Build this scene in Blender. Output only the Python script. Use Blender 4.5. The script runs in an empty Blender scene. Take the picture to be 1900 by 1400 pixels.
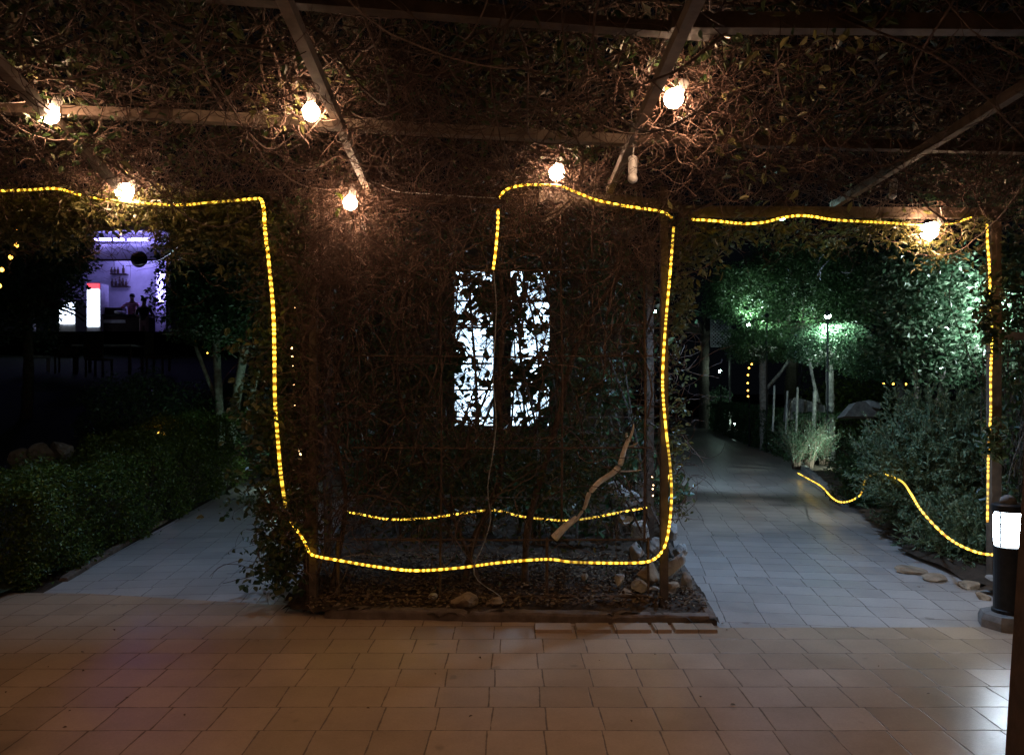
import bpy, math, random
import numpy as np
from mathutils import Vector, Matrix
random.seed(7); RNG = np.random.default_rng(7)
R = math.radians
sc = bpy.context.scene; col = sc.collection
# ------------------------------------------------------------------ camera, world, exposure
H0 = 1.5; F = 1450.0; HY = 720.0            # eye height, focal length and horizon row of the 1900 px wide photograph
cam = bpy.data.cameras.new('camera'); co = bpy.data.objects.new('camera', cam); col.objects.link(co)
co.location = (0, 0, H0); co.rotation_euler = (R(90), 0, 0)
cam.sensor_width = 36; cam.lens = 36*F/1900; cam.shift_y = 20/1900; cam.clip_end = 500; cam.clip_start = .05
sc.camera = co
w = bpy.data.worlds.new("World"); sc.world = w; w.use_nodes = True
bg = w.node_tree.nodes['Background']; bg.inputs[0].default_value = (.55, .7, 1, 1); bg.inputs[1].default_value = .002
sc.view_settings.view_transform = 'Standard'; sc.view_settings.look = 'None'
sc.view_settings.exposure = 0; sc.view_settings.gamma = 1
try:
    sc.cycles.max_bounces = 5; sc.cycles.diffuse_bounces = 2; sc.cycles.glossy_bounces = 2
    sc.cycles.transparent_max_bounces = 4; sc.cycles.sample_clamp_indirect = 2.0
except Exception: pass
BULB = 218.0; ROPE = 2.4; BOLL = 62.0; DOOR = 6.0; SPOT = 60.0

def P(px, py, d): return np.array([(px-950)/F*d, d, H0-(py-HY)/F*d])
def G(px, py, z=0.):
    d = (H0-z)*F/(py-HY); return np.array([(px-950)/F*d, d, z])

# ------------------------------------------------------------------ object helpers
class MB:
    def __init__(s): s.V = []; s.Q = []; s.n = 0; s.A = []
    def add(s, V, faces, a=None):
        V = np.asarray(V, float).reshape(-1, 3); s.V.append(V)
        for f in faces:
            f = np.asarray(f, int)
            if f.size: s.Q.append(f + s.n)
        s.A.append(np.zeros(len(V)) if a is None else np.asarray(a, float).ravel())
        s.n += len(V); return s
    def box(s, c, size, rz=0, taper=1.0, M=None):
        x, y, z = [q/2 for q in size]
        V = np.array([[sx*x*(taper if sz > 0 else 1), sy*y*(taper if sz > 0 else 1), sz*z] for sz in (-1, 1) for sx, sy in ((-1,-1),(1,-1),(1,1),(-1,1))])
        if M is not None: V = V @ np.array(M).T
        if rz:
            c_, s_ = math.cos(rz), math.sin(rz); V = V @ np.array([[c_, s_, 0], [-s_, c_, 0], [0, 0, 1]])
        return s.add(V+np.asarray(c, float), [[(0,3,2,1),(4,5,6,7),(0,1,5,4),(1,2,6,5),(2,3,7,6),(3,0,4,7)]])
    def bar(s, a, b, wd, ht):
        a = np.asarray(a, float); b = np.asarray(b, float); d = b-a; L = np.linalg.norm(d); d /= L
        up = np.array([0, 0, 1.]) if abs(d[2]) < .9 else np.array([0, 1., 0])
        sx = np.cross(d, up); sx /= np.linalg.norm(sx); uz = np.cross(sx, d)
        V = [p+sx*i*wd/2+uz*j*ht/2 for p in (a, b) for i, j in ((-1,-1),(1,-1),(1,1),(-1,1))]
        return s.add(V, [[(0,3,2,1),(4,5,6,7),(0,1,5,4),(1,2,6,5),(2,3,7,6),(3,0,4,7)]])
    def tubes(s, Pts, rad, S=4, along=None):
        """Pts (N,K,3), rad (N,K)"""
        Pts = np.asarray(Pts, float)
        if Pts.ndim == 2: Pts = Pts[None]
        N, K, _ = Pts.shape; rad = np.broadcast_to(np.asarray(rad, float), (N, K))
        T = np.gradient(Pts, axis=1); T /= np.linalg.norm(T, axis=2, keepdims=True)+1e-9
        ref = np.where(np.abs(T[..., 2:3]) > .85, np.array([1., 0.1, 0]), np.array([0, 0.1, 1.]))
        A = np.cross(T, ref); A /= np.linalg.norm(A, axis=2, keepdims=True)+1e-9; B = np.cross(T, A)
        th = np.arange(S)*2*math.pi/S
        ring = Pts[:, :, None]+rad[..., None, None]*(A[:, :, None]*np.cos(th)[:, None]+B[:, :, None]*np.sin(th)[:, None])
        i = np.arange(N)[:, None, None]*K*S+np.arange(K-1)[None, :, None]*S+np.arange(S)
        j = np.arange(N)[:, None, None]*K*S+np.arange(K-1)[None, :, None]*S+(np.arange(S)+1) % S
        q = np.stack([i, j, j+S, i+S], -1).reshape(-1, 4)
        if along is not None: along = np.repeat(np.broadcast_to(along, (N, K)).ravel(), S)
        caps0 = np.arange(N)[:, None]*K*S+np.arange(S)[::-1]; caps1 = np.arange(N)[:, None]*K*S+(K-1)*S+np.arange(S)
        return s.add(ring, [q, caps0, caps1], along)
    def lathe(s, prof, c, S=20, M=None):
        th = np.arange(S)*2*math.pi/S
        V = np.array([[r*math.cos(t), r*math.sin(t), z] for r, z in prof for t in th])
        if M is not None: V = V @ np.array(M).T
        K = len(prof); q = [(k*S+i, k*S+(i+1) % S, (k+1)*S+(i+1) % S, (k+1)*S+i) for k in range(K-1) for i in range(S)]
        return s.add(V+np.asarray(c, float), [q, [tuple(range(S))[::-1]], [tuple((K-1)*S+i for i in range(S))]])
    def leaves(s, C, size, up=.3, aspect=2.2, rich=True, D=None):
        C = np.asarray(C, float); N = len(C)
        if N == 0: return s
        if D is None: D = RNG.normal(size=(N, 3)); D[:, 2] = D[:, 2]*.7-.3*(up > 0)
        D = D/np.linalg.norm(D, axis=1, keepdims=True)
        Nn = RNG.normal(size=(N, 3)); Nn[:, 2] = np.abs(Nn[:, 2])+up
        Sx = np.cross(D, Nn); Sx /= np.linalg.norm(Sx, axis=1, keepdims=True)+1e-9; Nn = np.cross(Sx, D)
        L = (size*RNG.uniform(.6, 1.25, N))[:, None]; W = L/aspect/2
        if rich:
            V = np.stack([C, C+D*L*.35-Sx*W+Nn*W*.35, C+D*L*.72-Sx*W*.75+Nn*W*.2, C+D*L-Nn*L*.12,
                          C+D*L*.72+Sx*W*.75+Nn*W*.2, C+D*L*.35+Sx*W+Nn*W*.35], 1)
            b = np.arange(N)[:, None]*6
            return s.add(V, [np.vstack([b+np.array([0,1,2,3]), b+np.array([0,3,4,5])])])
        V = np.stack([C, C+D*L*.5-Sx*W+Nn*W*.3, C+D*L, C+D*L*.5+Sx*W+Nn*W*.3], 1)
        b = np.arange(N)[:, None]*4
        return s.add(V, [np.vstack([b+np.array([0,1,2]), b+np.array([0,2,3])])])
    def build(s, name, m, parent=None, smooth=False, local=None):
        V = np.concatenate(s.V)
        if local is not None: V = V-np.asarray(local)
        loops = np.concatenate([q.ravel() for q in s.Q]); tot = np.concatenate([np.full(len(q), q.shape[1]) for q in s.Q])
        me = bpy.data.meshes.new(name); me.vertices.add(len(V)); me.vertices.foreach_set('co', V.ravel())
        me.loops.add(len(loops)); me.loops.foreach_set('vertex_index', loops)
        me.polygons.add(len(tot)); me.polygons.foreach_set('loop_start', np.concatenate([[0], np.cumsum(tot)[:-1]]))
        me.update(calc_edges=True); me.validate()
        A = np.concatenate(s.A)
        if A.any() and len(me.vertices) == len(A):
            at = me.attributes.new('along', 'FLOAT', 'POINT'); at.data.foreach_set('value', A)
        me.shade_smooth() if smooth else me.shade_flat()
        me.materials.append(m)
        o = bpy.data.objects.new(name, me); col.objects.link(o)
        if parent is not None: o.parent = parent
        return o

def tag(o, label, cat, group=None, kind=None):
    o['label'] = label; o['category'] = cat
    if group: o['group'] = group
    if kind: o['kind'] = kind
    return o
def thing(name, loc, label, cat, group=None):
    o = bpy.data.objects.new(name, None); col.objects.link(o); o.location = [float(q) for q in loc]; o.empty_display_size = .1
    return tag(o, label, cat, group)
def struct(o): o['kind'] = 'structure'; return o

# ------------------------------------------------------------------ materials
def nt(name):
    m = bpy.data.materials.new(name); m.use_nodes = True; t = m.node_tree
    return m, t, t.nodes['Principled BSDF']
def node(t, typ, **kw):
    n = t.nodes.new(typ)
    for k, v in kw.items():
        if isinstance(k, str) and hasattr(n, k): setattr(n, k, v)
    return n
def ramp(t, src, stops):
    r = t.nodes.new('ShaderNodeValToRGB'); e = r.color_ramp.elements
    while len(e) < len(stops): e.new(.5)
    for i, (p, c) in enumerate(stops): e[i].position = p; e[i].color = (*c, 1)
    t.links.new(src, r.inputs[0]); return r.outputs[0]
def noise(t, scale, detail=4, vec=None, rough=.6):
    n = t.nodes.new('ShaderNodeTexNoise'); n.inputs['Scale'].default_value = scale; n.inputs['Detail'].default_value = detail; n.inputs['Roughness'].default_value = rough
    if vec is None: vec = t.nodes.new('ShaderNodeTexCoord').outputs['Object']
    t.links.new(vec, n.inputs['Vector']); return n.outputs['Fac']
def rough_mat(name, c1, c2, scale=20, rough=.75, bump=.3, metal=0, spec=.3):
    m, t, b = nt(name); f = noise(t, scale)
    t.links.new(ramp(t, f, [(.3, c1), (.7, c2)]), b.inputs['Base Color'])
    b.inputs['Roughness'].default_value = rough; b.inputs['Metallic'].default_value = metal; b.inputs['Specular IOR Level'].default_value = spec
    if bump:
        bu = t.nodes.new('ShaderNodeBump'); bu.inputs['Strength'].default_value = bump; bu.inputs['Distance'].default_value = .01
        t.links.new(noise(t, scale*3, 6), bu.inputs['Height']); t.links.new(bu.outputs[0], b.inputs['Normal'])
    return m
def island_mat(name, cols, rough=.5, spec=.4, trans=0):
    m, t, b = nt(name); g = t.nodes.new('ShaderNodeNewGeometry')
    n = len(cols); t.links.new(ramp(t, g.outputs['Random Per Island'], [(i/(n-1), c) for i, c in enumerate(cols)]), b.inputs['Base Color'])
    b.inputs['Roughness'].default_value = rough; b.inputs['Specular IOR Level'].default_value = spec
    if trans:
        tr = t.nodes.new('ShaderNodeBsdfTranslucent'); mx = t.nodes.new('ShaderNodeMixShader'); mx.inputs[0].default_value = trans
        t.links.new(ramp(t, g.outputs['Random Per Island'], [(i/(n-1), tuple(min(1, q*1.6) for q in c)) for i, c in enumerate(cols)]), tr.inputs[0])
        out = t.nodes['Material Output']; t.links.new(b.outputs[0], mx.inputs[1]); t.links.new(tr.outputs[0], mx.inputs[2]); t.links.new(mx.outputs[0], out.inputs[0])
    return m
def emit(name, c, s, base=(.8, .8, .8)):
    m, t, b = nt(name); b.inputs['Base Color'].default_value = (*base, 1); b.inputs['Emission Color'].default_value = (*c, 1); b.inputs['Emission Strength'].default_value = s
    b.inputs['Roughness'].default_value = .4; return m
def tile_mat(name, ca, cb, joint, rot=0., size=.25, sheen=.30):
    m, t, b = nt(name); L = t.links.new
    tc = t.nodes.new('ShaderNodeTexCoord'); mp = t.nodes.new('ShaderNodeMapping'); mp.inputs['Rotation'].default_value = (0, 0, rot); mp.inputs['Location'].default_value = (.057, .06, 0)
    L(tc.outputs['Object'], mp.inputs[0])
    wob = t.nodes.new('ShaderNodeTexNoise'); wob.inputs['Scale'].default_value = 2.2; L(mp.outputs[0], wob.inputs['Vector'])
    va = t.nodes.new('ShaderNodeVectorMath'); va.operation = 'SCALE'; va.inputs['Scale'].default_value = .022; L(wob.outputs['Color'], va.inputs[0])
    vb = t.nodes.new('ShaderNodeVectorMath'); vb.operation = 'ADD'; L(mp.outputs[0], vb.inputs[0]); L(va.outputs[0], vb.inputs[1])
    sp = t.nodes.new('ShaderNodeSeparateXYZ'); L(vb.outputs[0], sp.inputs[0])
    def mth(op, a, bb=None, cc=None):
        n = t.nodes.new('ShaderNodeMath'); n.operation = op
        for i, q in enumerate((a, bb, cc)):
            if q is None: continue
            if isinstance(q, (int, float)): n.inputs[i].default_value = q
            else: L(q, n.inputs[i])
        return n.outputs[0]
    v = mth('DIVIDE', sp.outputs[1], size); row = mth('FLOOR', v)
    wn = t.nodes.new('ShaderNodeTexWhiteNoise'); wn.noise_dimensions = '1D'; L(row, wn.inputs['W'])
    u = mth('ADD', mth('DIVIDE', sp.outputs[0], size), mth('MULTIPLY', wn.outputs[0], .2)); cl = mth('FLOOR', u)
    fu = mth('ABSOLUTE', mth('SUBTRACT', mth('FRACT', u), .5)); fv = mth('ABSOLUTE', mth('SUBTRACT', mth('FRACT', v), .5))
    e = mth('MAXIMUM', fu, fv)
    cx = t.nodes.new('ShaderNodeCombineXYZ'); L(cl, cx.inputs[0]); L(row, cx.inputs[1])
    w2 = t.nodes.new('ShaderNodeTexWhiteNoise'); L(cx.outputs[0], w2.inputs['Vector'])
    fine = noise(t, 75, 6, tc.outputs['Object'], .85); big = noise(t, 3.1, 9, tc.outputs['Object'], .72)
    tone = mth('ADD', mth('MULTIPLY', w2.outputs['Value'], .15), mth('ADD', mth('MULTIPLY', fine, .5), mth('MULTIPLY', big, .5)))
    c = ramp(t, tone, [(.27, ca), (.88, cb)])
    # dark gritty joint, a few of them opened up and worn
    jw = mth('ADD', .464, mth('MULTIPLY', noise(t, 9, 6, tc.outputs['Object'], .75), .056))
    j = t.nodes.new('ShaderNodeMapRange'); L(e, j.inputs[0]); L(mth('SUBTRACT', jw, .012), j.inputs[1]); L(mth('ADD', jw, .004), j.inputs[2]); j.inputs[4].default_value = .8
    mx = t.nodes.new('ShaderNodeMix'); mx.data_type = 'RGBA'; L(j.outputs[0], mx.inputs[0]); L(c, mx.inputs[6]); mx.inputs[7].default_value = (*joint, 1)
    # small dark spots of dirt and fallen bits
    sp2 = noise(t, 7.5, 2, tc.outputs['Object'], .4); sm = t.nodes.new('ShaderNodeMapRange'); L(sp2, sm.inputs[0]); sm.inputs[1].default_value = .7; sm.inputs[2].default_value = .76; sm.inputs[4].default_value = .5
    m3 = t.nodes.new('ShaderNodeMix'); m3.data_type = 'RGBA'; L(sm.outputs[0], m3.inputs[0]); L(mx.outputs[2], m3.inputs[6]); m3.inputs[7].default_value = (*[q*1.4 for q in joint], 1)
    L(m3.outputs[2], b.inputs['Base Color'])
    r = mth('ADD', mth('ADD', sheen-.1, mth('MULTIPLY', w2.outputs['Value'], .07)), mth('ADD', mth('MULTIPLY', big, .2), mth('MULTIPLY', j.outputs[0], .4)))
    L(r, b.inputs['Roughness']); b.inputs['Specular IOR Level'].default_value = .4
    h = mth('ADD', mth('MULTIPLY', j.outputs[0], -1.), mth('ADD', mth('MULTIPLY', fine, .16), mth('MULTIPLY', w2.outputs['Value'], .4)))
    bu = t.nodes.new('ShaderNodeBump'); bu.inputs['Strength'].default_value = .5; bu.inputs['Distance'].default_value = .006
    L(h, bu.inputs['Height']); L(bu.outputs[0], b.inputs['Normal'])
    return m

M = {}
M['patio'] = tile_mat('patio_tiles', (.18, .12, .08), (.53, .375, .26), (.085, .058, .042))
M['path'] = tile_mat('path_tiles', (.22, .185, .17), (.52, .45, .41), (.075, .055, .045), rot=R(8))  # same tiles as the patio; their cooler light is put into the colour
M['path_l'] = tile_mat('path_tiles_left', (.24, .22, .21), (.5, .46, .44), (.12, .11, .1), rot=R(-6))  # greyest copy of these tiles, with the left path's bluish light painted in
M['soil'] = rough_mat('soil', (.028, .017, .01), (.075, .047, .03), 14, .95, .9)
M['grass_ground'] = rough_mat('dark_grass', (.012, .02, .01), (.035, .05, .022), 12, .95, .9)
M['kerb'] = rough_mat('kerb_stone', (.07, .048, .036), (.18, .13, .10), 9, .85, .5)
M['beam'] = rough_mat('beam_paint', (.06, .045, .034), (.15, .112, .086), 11, .6, .25)
M['beam_b'] = rough_mat('pale_beam_paint', (.12, .088, .065), (.27, .21, .16), 9, .6, .25)
M['post'] = rough_mat('post_paint', (.05, .033, .024), (.12, .085, .06), 13, .65, .3)
M['rust'] = rough_mat('rusty_bar', (.05, .03, .02), (.13, .085, .06), 30, .8, .3)
M['twig'] = island_mat('twig', [(.035, .02, .015), (.075, .042, .032), (.16, .10, .075)], .75, .25)
M['wall_twig'] = island_mat('wall_twig', [(.03, .02, .015), (.08, .05, .038), (.20, .13, .095)], .8, .2)
M['twig_dark'] = island_mat('old_twig', [(.05, .03, .023), (.10, .062, .045), (.17, .11, .08)], .8, .2)
M['stem'] = rough_mat('vine_stem', (.04, .027, .021), (.14, .092, .07), 26, .85, .8)
M['bleached'] = rough_mat('bleached_wood', (.45, .38, .30), (.68, .6, .5), 24, .8, .5)
M['leaf'] = island_mat('vine_leaf', [(.018, .035, .012), (.03, .055, .018), (.055, .075, .025), (.14, .12, .05)], .42, .4, .2)
M['leaf_olive'] = island_mat('olive_leaf', [(.05, .06, .02), (.11, .11, .035), (.2, .18, .07)], .42, .5, .25)
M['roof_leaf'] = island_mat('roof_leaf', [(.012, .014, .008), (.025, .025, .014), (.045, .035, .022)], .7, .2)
M['hedge'] = island_mat('hedge_leaf', [(.02, .036, .005), (.05, .08, .01), (.10, .13, .016)], .45, .4, .2)
M['dark_leaf'] = island_mat('dark_leaf', [(.02, .045, .018), (.035, .075, .028), (.06, .11, .04)], .4, .45, .15)
M['glossy_leaf'] = island_mat('glossy_leaf', [(.03, .07, .035), (.07, .13, .07), (.17, .23, .15)], .25, .6, .25)
M['needle'] = island_mat('needle_leaf', [(.05, .085, .04), (.11, .155, .075), (.24, .29, .17)], .55, .3, .15)
M['bark'] = rough_mat('pale_bark', (.16, .15, .13), (.42, .4, .36), 18, .85, .8)
M['bark_dark'] = rough_mat('dark_bark', (.05, .04, .03), (.12, .1, .08), 18, .9, .8)
M['rock'] = rough_mat('rock', (.2, .18, .165), (.46, .42, .38), 5, .85, .7)
M['rock_warm'] = rough_mat('ochre_rock', (.16, .105, .065), (.38, .28, .19), 6, .85, .7)
M['black'] = rough_mat('black_metal', (.008, .008, .009), (.02, .02, .022), 30, .45, .05)
M['grey'] = rough_mat('concrete', (.12, .11, .10), (.26, .24, .22), 14, .9, .5)
M['white'] = rough_mat('white_plastic', (.55, .53, .5), (.75, .73, .7), 8, .4, 0)
M['whitewall'] = rough_mat('white_wall', (.6, .6, .62), (.78, .78, .8), 3, .7, .1)
M['wood_dark'] = rough_mat('dark_wood', (.03, .018, .012), (.075, .045, .03), 8, .55, .4)
M['bulb'] = emit('lit_bulb', (1, .61, .37), BULB)
M['bulb_off'] = emit('unlit_bulb', (0, 0, 0), 0, (.7, .68, .64))
M['lamp_white'] = emit('bollard_glass', (.72, .86, 1), BOLL)
M['spot_white'] = emit('spot_glass', (.62, .95, .85), SPOT)
M['door_glow'] = emit('lit_window_glass', (.72, .88, 1), DOOR)
_m, _t, _b = nt('uneven_window_glass'); _b.inputs['Base Color'].default_value = (.6, .7, .8, 1); _b.inputs['Emission Color'].default_value = (.56, .78, 1, 1)
_r = _t.nodes.new('ShaderNodeMapRange'); _t.links.new(noise(_t, 3.2, 4), _r.inputs[0]); _r.inputs[1].default_value = .35; _r.inputs[2].default_value = .62; _r.inputs[3].default_value = .9; _r.inputs[4].default_value = 6
_t.links.new(_r.outputs[0], _b.inputs['Emission Strength']); M['door_glow'] = _m
M['bar_tube'] = emit('violet_tube', (.32, .27, 1), 27)
M['cooler_white'] = emit('cooler_glass', (.66, .78, 1), 7)
M['cooler_red'] = emit('red_sign', (1, .06, .09), 2.2)
M['bead'] = emit('fairy_bead', (1, .6, .25), 9)
M['bead2'] = emit('amber_bead', (1, .45, .05), 10)
def rope_mat():
    m, t, b = nt('yellow_rope_light'); L = t.links.new
    a = t.nodes.new('ShaderNodeAttribute'); a.attribute_name = 'along'
    def mth(op, x, y=None):
        n = t.nodes.new('ShaderNodeMath'); n.operation = op
        for i, q in enumerate((x, y)):
            if q is None: continue
            if isinstance(q, (int, float)): n.inputs[i].default_value = q
            else: L(q, n.inputs[i])
        return n.outputs[0]
    nph = t.nodes.new('ShaderNodeTexNoise'); nph.noise_dimensions = '1D'; nph.inputs['Scale'].default_value = 4.; L(a.outputs['Fac'], nph.inputs['W'])
    f = mth('ABSOLUTE', mth('SUBTRACT', mth('FRACT', mth('ADD', mth('DIVIDE', a.outputs['Fac'], .042), mth('MULTIPLY', nph.outputs['Fac'], 3.5))), .5))
    mr = t.nodes.new('ShaderNodeMapRange'); L(f, mr.inputs[0]); mr.inputs[1].default_value = .16; mr.inputs[2].default_value = .36; mr.inputs[3].default_value = 1; mr.inputs[4].default_value = 0
    nn = t.nodes.new('ShaderNodeTexNoise'); nn.noise_dimensions = '1D'; nn.inputs['Scale'].default_value = 1.7; L(a.outputs['Fac'], nn.inputs['W'])
    amp = t.nodes.new('ShaderNodeMapRange'); L(nn.outputs['Fac'], amp.inputs[0]); amp.inputs[1].default_value = .35; amp.inputs[2].default_value = .7; amp.inputs[3].default_value = .3; amp.inputs[4].default_value = 2.1
    L(ramp(t, mr.outputs[0], [(0, (1, .40, .0)), (1, (1, .66, .06))]), b.inputs['Emission Color'])
    L(mth('MULTIPLY', mth('ADD', mth('MULTIPLY', mr.outputs[0], ROPE), .42), amp.outputs[0]), b.inputs['Emission Strength'])
    b.inputs['Base Color'].default_value = (.5, .4, .15, 1); b.inputs['Roughness'].default_value = .3
    return m
M['rope'] = rope_mat()

# ------------------------------------------------------------------ ground
def sheet(name, pts, z, m, kind=True, sub=0):
    me = bpy.data.meshes.new(name); me.from_pydata([(p[0], p[1], z) for p in pts], [], [tuple(range(len(pts)))]); me.materials.append(m)
    o = bpy.data.objects.new(name, me); col.objects.link(o)
    if kind: struct(o)
    return o
sheet('ground', [(-150, -60), (150, -60), (150, 200), (-150, 200)], -.03, M['soil'])
sheet('patio', [(-9, -6), (9, -6), (9, 4.92), (3.6, 4.92), (1.24, 4.9), (1.24, 5.4), (-1.4, 5.4), (-1.62, 5.42), (-3.1, 5.72), (-9, 5.9)], 0, M['patio'])
sheet('path_right', [(1.24, 4.88), (4.6, 4.88), (3.9, 6.), (3.95, 6.8), (4.7, 9.9), (5.75, 15.5), (6.8, 25), (9.9, 40), (8., 40), (5.2, 25), (3.1, 15), (2.0, 10), (1.5, 7.2)], -.004, M['path'])
sheet('path_left', [(-3.45, 5.7), (-1.35, 5.18), (-1.75, 8), (-2.2, 12), (-4., 22), (-6.4, 22), (-4.25, 12), (-3.8, 8.5)], -.008, M['path_l'])
# sloping lawn bank on the left that climbs to the terrace of the bar
def bank():
    ys = np.linspace(4.5, 60, 60); xs = np.linspace(0, 1, 40)**2
    V = []
    for y in ys:
        xe = -3.5-.08*(y-5.8)*(1 if y < 12 else 1.5)
        for s in xs:
            x = xe-.15-s*60; h = np.clip((y-7.5)*.15, 0, 3.25)*min(1, (xe-.15-x)/1.4)
            V.append((x, y, h+.02+.03*math.sin(x*2.1+y*1.7)))
    n = len(xs); f = [(i*n+j, i*n+j+1, (i+1)*n+j+1, (i+1)*n+j) for i in range(len(ys)-1) for j in range(n-1)]
    struct(MB().add(V, [f]).build('lawn_bank', M['grass_ground'], smooth=True))
bank()
# ------------------------------------------------------------------ pergola
ZL, ZC = 2.86, 2.935
def pergola():
    t = thing('pergola', (0, 4, 0), 'brown timber pergola with long beams and cross beams over the tiled patio', 'pergola')
    L = t.location
    for xa, y0, xb, y1, mm in ((-.53, -1, -.975, 5.36, 'beam_b'), (.61, -1, .66, 5.3, 'beam_b'), (2.15, -1, 2.36, 5.75, 'post'), (-1.7, 1.5, -2.66, 5.36, 'beam_b')):  # third beam's shade is put into its colour by the darker post paint
        MB().bar((xa, y0, ZL), (xb, y1, ZL-.02), .044, .05).build('long_beam', M[mm], t, local=L)
    for a, b, wd, mm in (((-4.2, 2.33), (.80, 3.16), .055, 'post'), ((.62, 3.07), (5.0, 3.13), .08, 'beam'), ((-6.0, 3.58), (-1.75, 4.13), .06, 'post'), ((-1.78, 4.12), (.72, 4.54), .07, 'beam_b'),  # darker paint on some cross beams stands in for the dim roof's shade
                     ((.66, 4.50), (5.2, 4.86), .07, 'post'), ((-4.2, .6), (5, .9), .07, 'beam'), ((-4.2, -.9), (5, -.9), .07, 'beam')):
        MB().bar((*a, ZC), (*b, ZC), .06, wd*.8).build('cross_beam', M[mm], t, local=L)
    for a, b, mm in (((-4.2, 6.05, 2.9), (-1.5, 5.95, 2.9), 'post'), ((-1.5, 5.95, 2.9), (.3, 5.75, 2.9), 'post'), (P(1000, 366, 5.36), P(1262, 384, 5.34), 'beam'), (P(1262, 393, 5.34), P(1862, 396, 6.1), 'beam')):
        MB().bar(a, b, .05, .078).build('header_beam', M[mm], t, local=L)
    MB().bar(P(1062, 370, 5.28), P(1008, 412, 5.28), .045, .04).build('brace', M['beam_b'], t, local=L)
    p = G(1844, 1076); MB().box((p[0], p[1], 1.4), (.075, .075, 2.8)).build('post', M['post'], t, local=L)
    MB().box((5.1, 3.1, 1.45), (.08, .08, 2.9)).build('post', M['post'], t, local=L)
    MB().bar(P(1850, 622, 6.1), P(2080, 632, 6.1), .04, .06).build('side_rail', M['beam'], t, local=L)
pergola()
# ------------------------------------------------------------------ planter cage
XL, XR, YF, YB = -1.345, 1.03, 5.3, 6.8
def cage():
    t = thing('trellis_cage', (0, 5.3, 0), 'rusty metal trellis cage with corner posts and thin rails wrapped in vines', 'trellis')
    L = t.location
    for x, y, wd in ((XL, YF, .05), (XR, YF, .05), (1.2, YB, .06), (-1.6, YB, .06)):
        MB().box((x, y, 1.44), (wd, wd, 2.84)).build('post', M['post'], t, local=L)
    def hb(z, y=YF+.06, x0=-1.2, x1=.96, r=.006): MB().tubes(np.array([[x0, y, z], [(x0+x1)/2, y+.004, z-.006], [x1, y, z]]), r, 5).build('rail', M['rust'], t, local=L)
    for py in (500, 660, 830, 1000): hb(P(0, py, YF+.06)[2], x0=-1.1)
    hb(.075, r=.012, x0=-1.22)
    for px, top, r in ((627, 1000, .013), (817, 1000, .009), (1015, 1000, .011), (1203, 1000, .009)):
        x = P(px, 0, YF+.06)[0]; MB().tubes(np.array([[x, YF+.06, .02], [x, YF+.063, .3], [x, YF+.06, P(0, top, YF)[2]]]), r, 5).build('short_bar', M['rust'], t, local=L)
    for px, r in ((818, .007), (1042, .008), (1196, .009)):
        x = P(px, 0, YF+.07)[0]; MB().tubes(np.array([[x, YF+.07, .45], [x+.006, YF+.07, 1.5], [x-.01, YF+.07, 2.7]]), r, 5).build('upright_bar', M['rust'], t, local=L)
    for z in (.5, 1.2, 2.0):
        MB().bar((XR, YF, z), (1.2, YB, z), .012, .012).build('side_rail', M['rust'], t, local=L); MB().bar((XL, YF, z), (-1.6, YB, z), .012, .012).build('side_rail', M['rust'], t, local=L)
        MB().bar((-1.6, YB, z+.05), (1.2, YB, z+.05), .012, .012).build('back_rail', M['rust'], t, local=L)
cage()
# soil of the bed and its kerb
def lumpy(name, outline, z, m, amp=.03, n=46):
    xs = [p[0] for p in outline]; ys = [p[1] for p in outline]
    gx = np.linspace(min(xs), max(xs), n); gy = np.linspace(min(ys), max(ys), n)
    def inside(x, y):
        c = False
        for i in range(len(outline)):
            x1, y1 = outline[i]; x2, y2 = outline[i-1]
            if (y1 > y) != (y2 > y) and x < (x2-x1)*(y-y1)/(y2-y1)+x1: c = not c
        return c
    V = [(x, y, z+random.uniform(-amp, amp)*.5+amp*math.sin(x*7+y*3)*.4) for y in gy for x in gx]
    f = [(j*n+i, j*n+i+1, (j+1)*n+i+1, (j+1)*n+i) for j in range(n-1) for i in range(n-1) if inside((gx[i]+gx[i+1])/2, (gy[j]+gy[j+1])/2)]
    used = sorted({k for q in f for k in q}); mp = {k: i for i, k in enumerate(used)}
    return MB().add([V[k] for k in used], [[tuple(mp[k] for k in q) for q in f]]).build(name, m, smooth=True)
struct(lumpy('bed_soil', [(-1.55, 5.24), (-1.2, 5.09), (.9, 4.985), (1.3, 4.93), (1.46, 7.4), (2.0, 11.), (-2.1, 11), (-1.72, 7.2)], .045, M['soil'], .04, 120))
struct(lumpy('verge_soil', [(3.45, 5.0), (6, 4.95), (9, 9), (14, 30), (9, 30), (5.7, 15.5), (4.3, 9.9), (3.5, 6.9), (3.5, 6.)], .04, M['soil'], .05, 150))
def kerb(a, b, wd, ht, m, label):
    a = np.array(a, float); b = np.array(b, float); n = int(np.linalg.norm(b-a)/.04); d = (b-a)/np.linalg.norm(b-a); q = np.array([-d[1], d[0], 0])
    prof = [(-.5, -.3), (-.48, .75), (-.4, .97), (0, 1.03), (.4, .96), (.49, .72), (.5, -.3)]; V = []
    for i in range(n+1):
        w1 = .9+.12*math.sin(i*.31)+random.uniform(-.05, .05); dip = -.25 if i % 23 == 0 else 0
        for u, v in prof: V.append(a+(b-a)*i/n+q*u*wd*w1+np.array([0, 0, ht*(v+random.uniform(-.06, .06)+(dip if v > .5 else 0))]))
    k = len(prof); f = [(i*k+j, i*k+j+1, (i+1)*k+j+1, (i+1)*k+j) for i in range(n) for j in range(k-1)]
    tag(MB().add(V, [f, [tuple(range(k))], [tuple(n*k+j for j in range(k))[::-1]]]).build('kerb_stone', M[m]), label, 'kerb')
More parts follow.
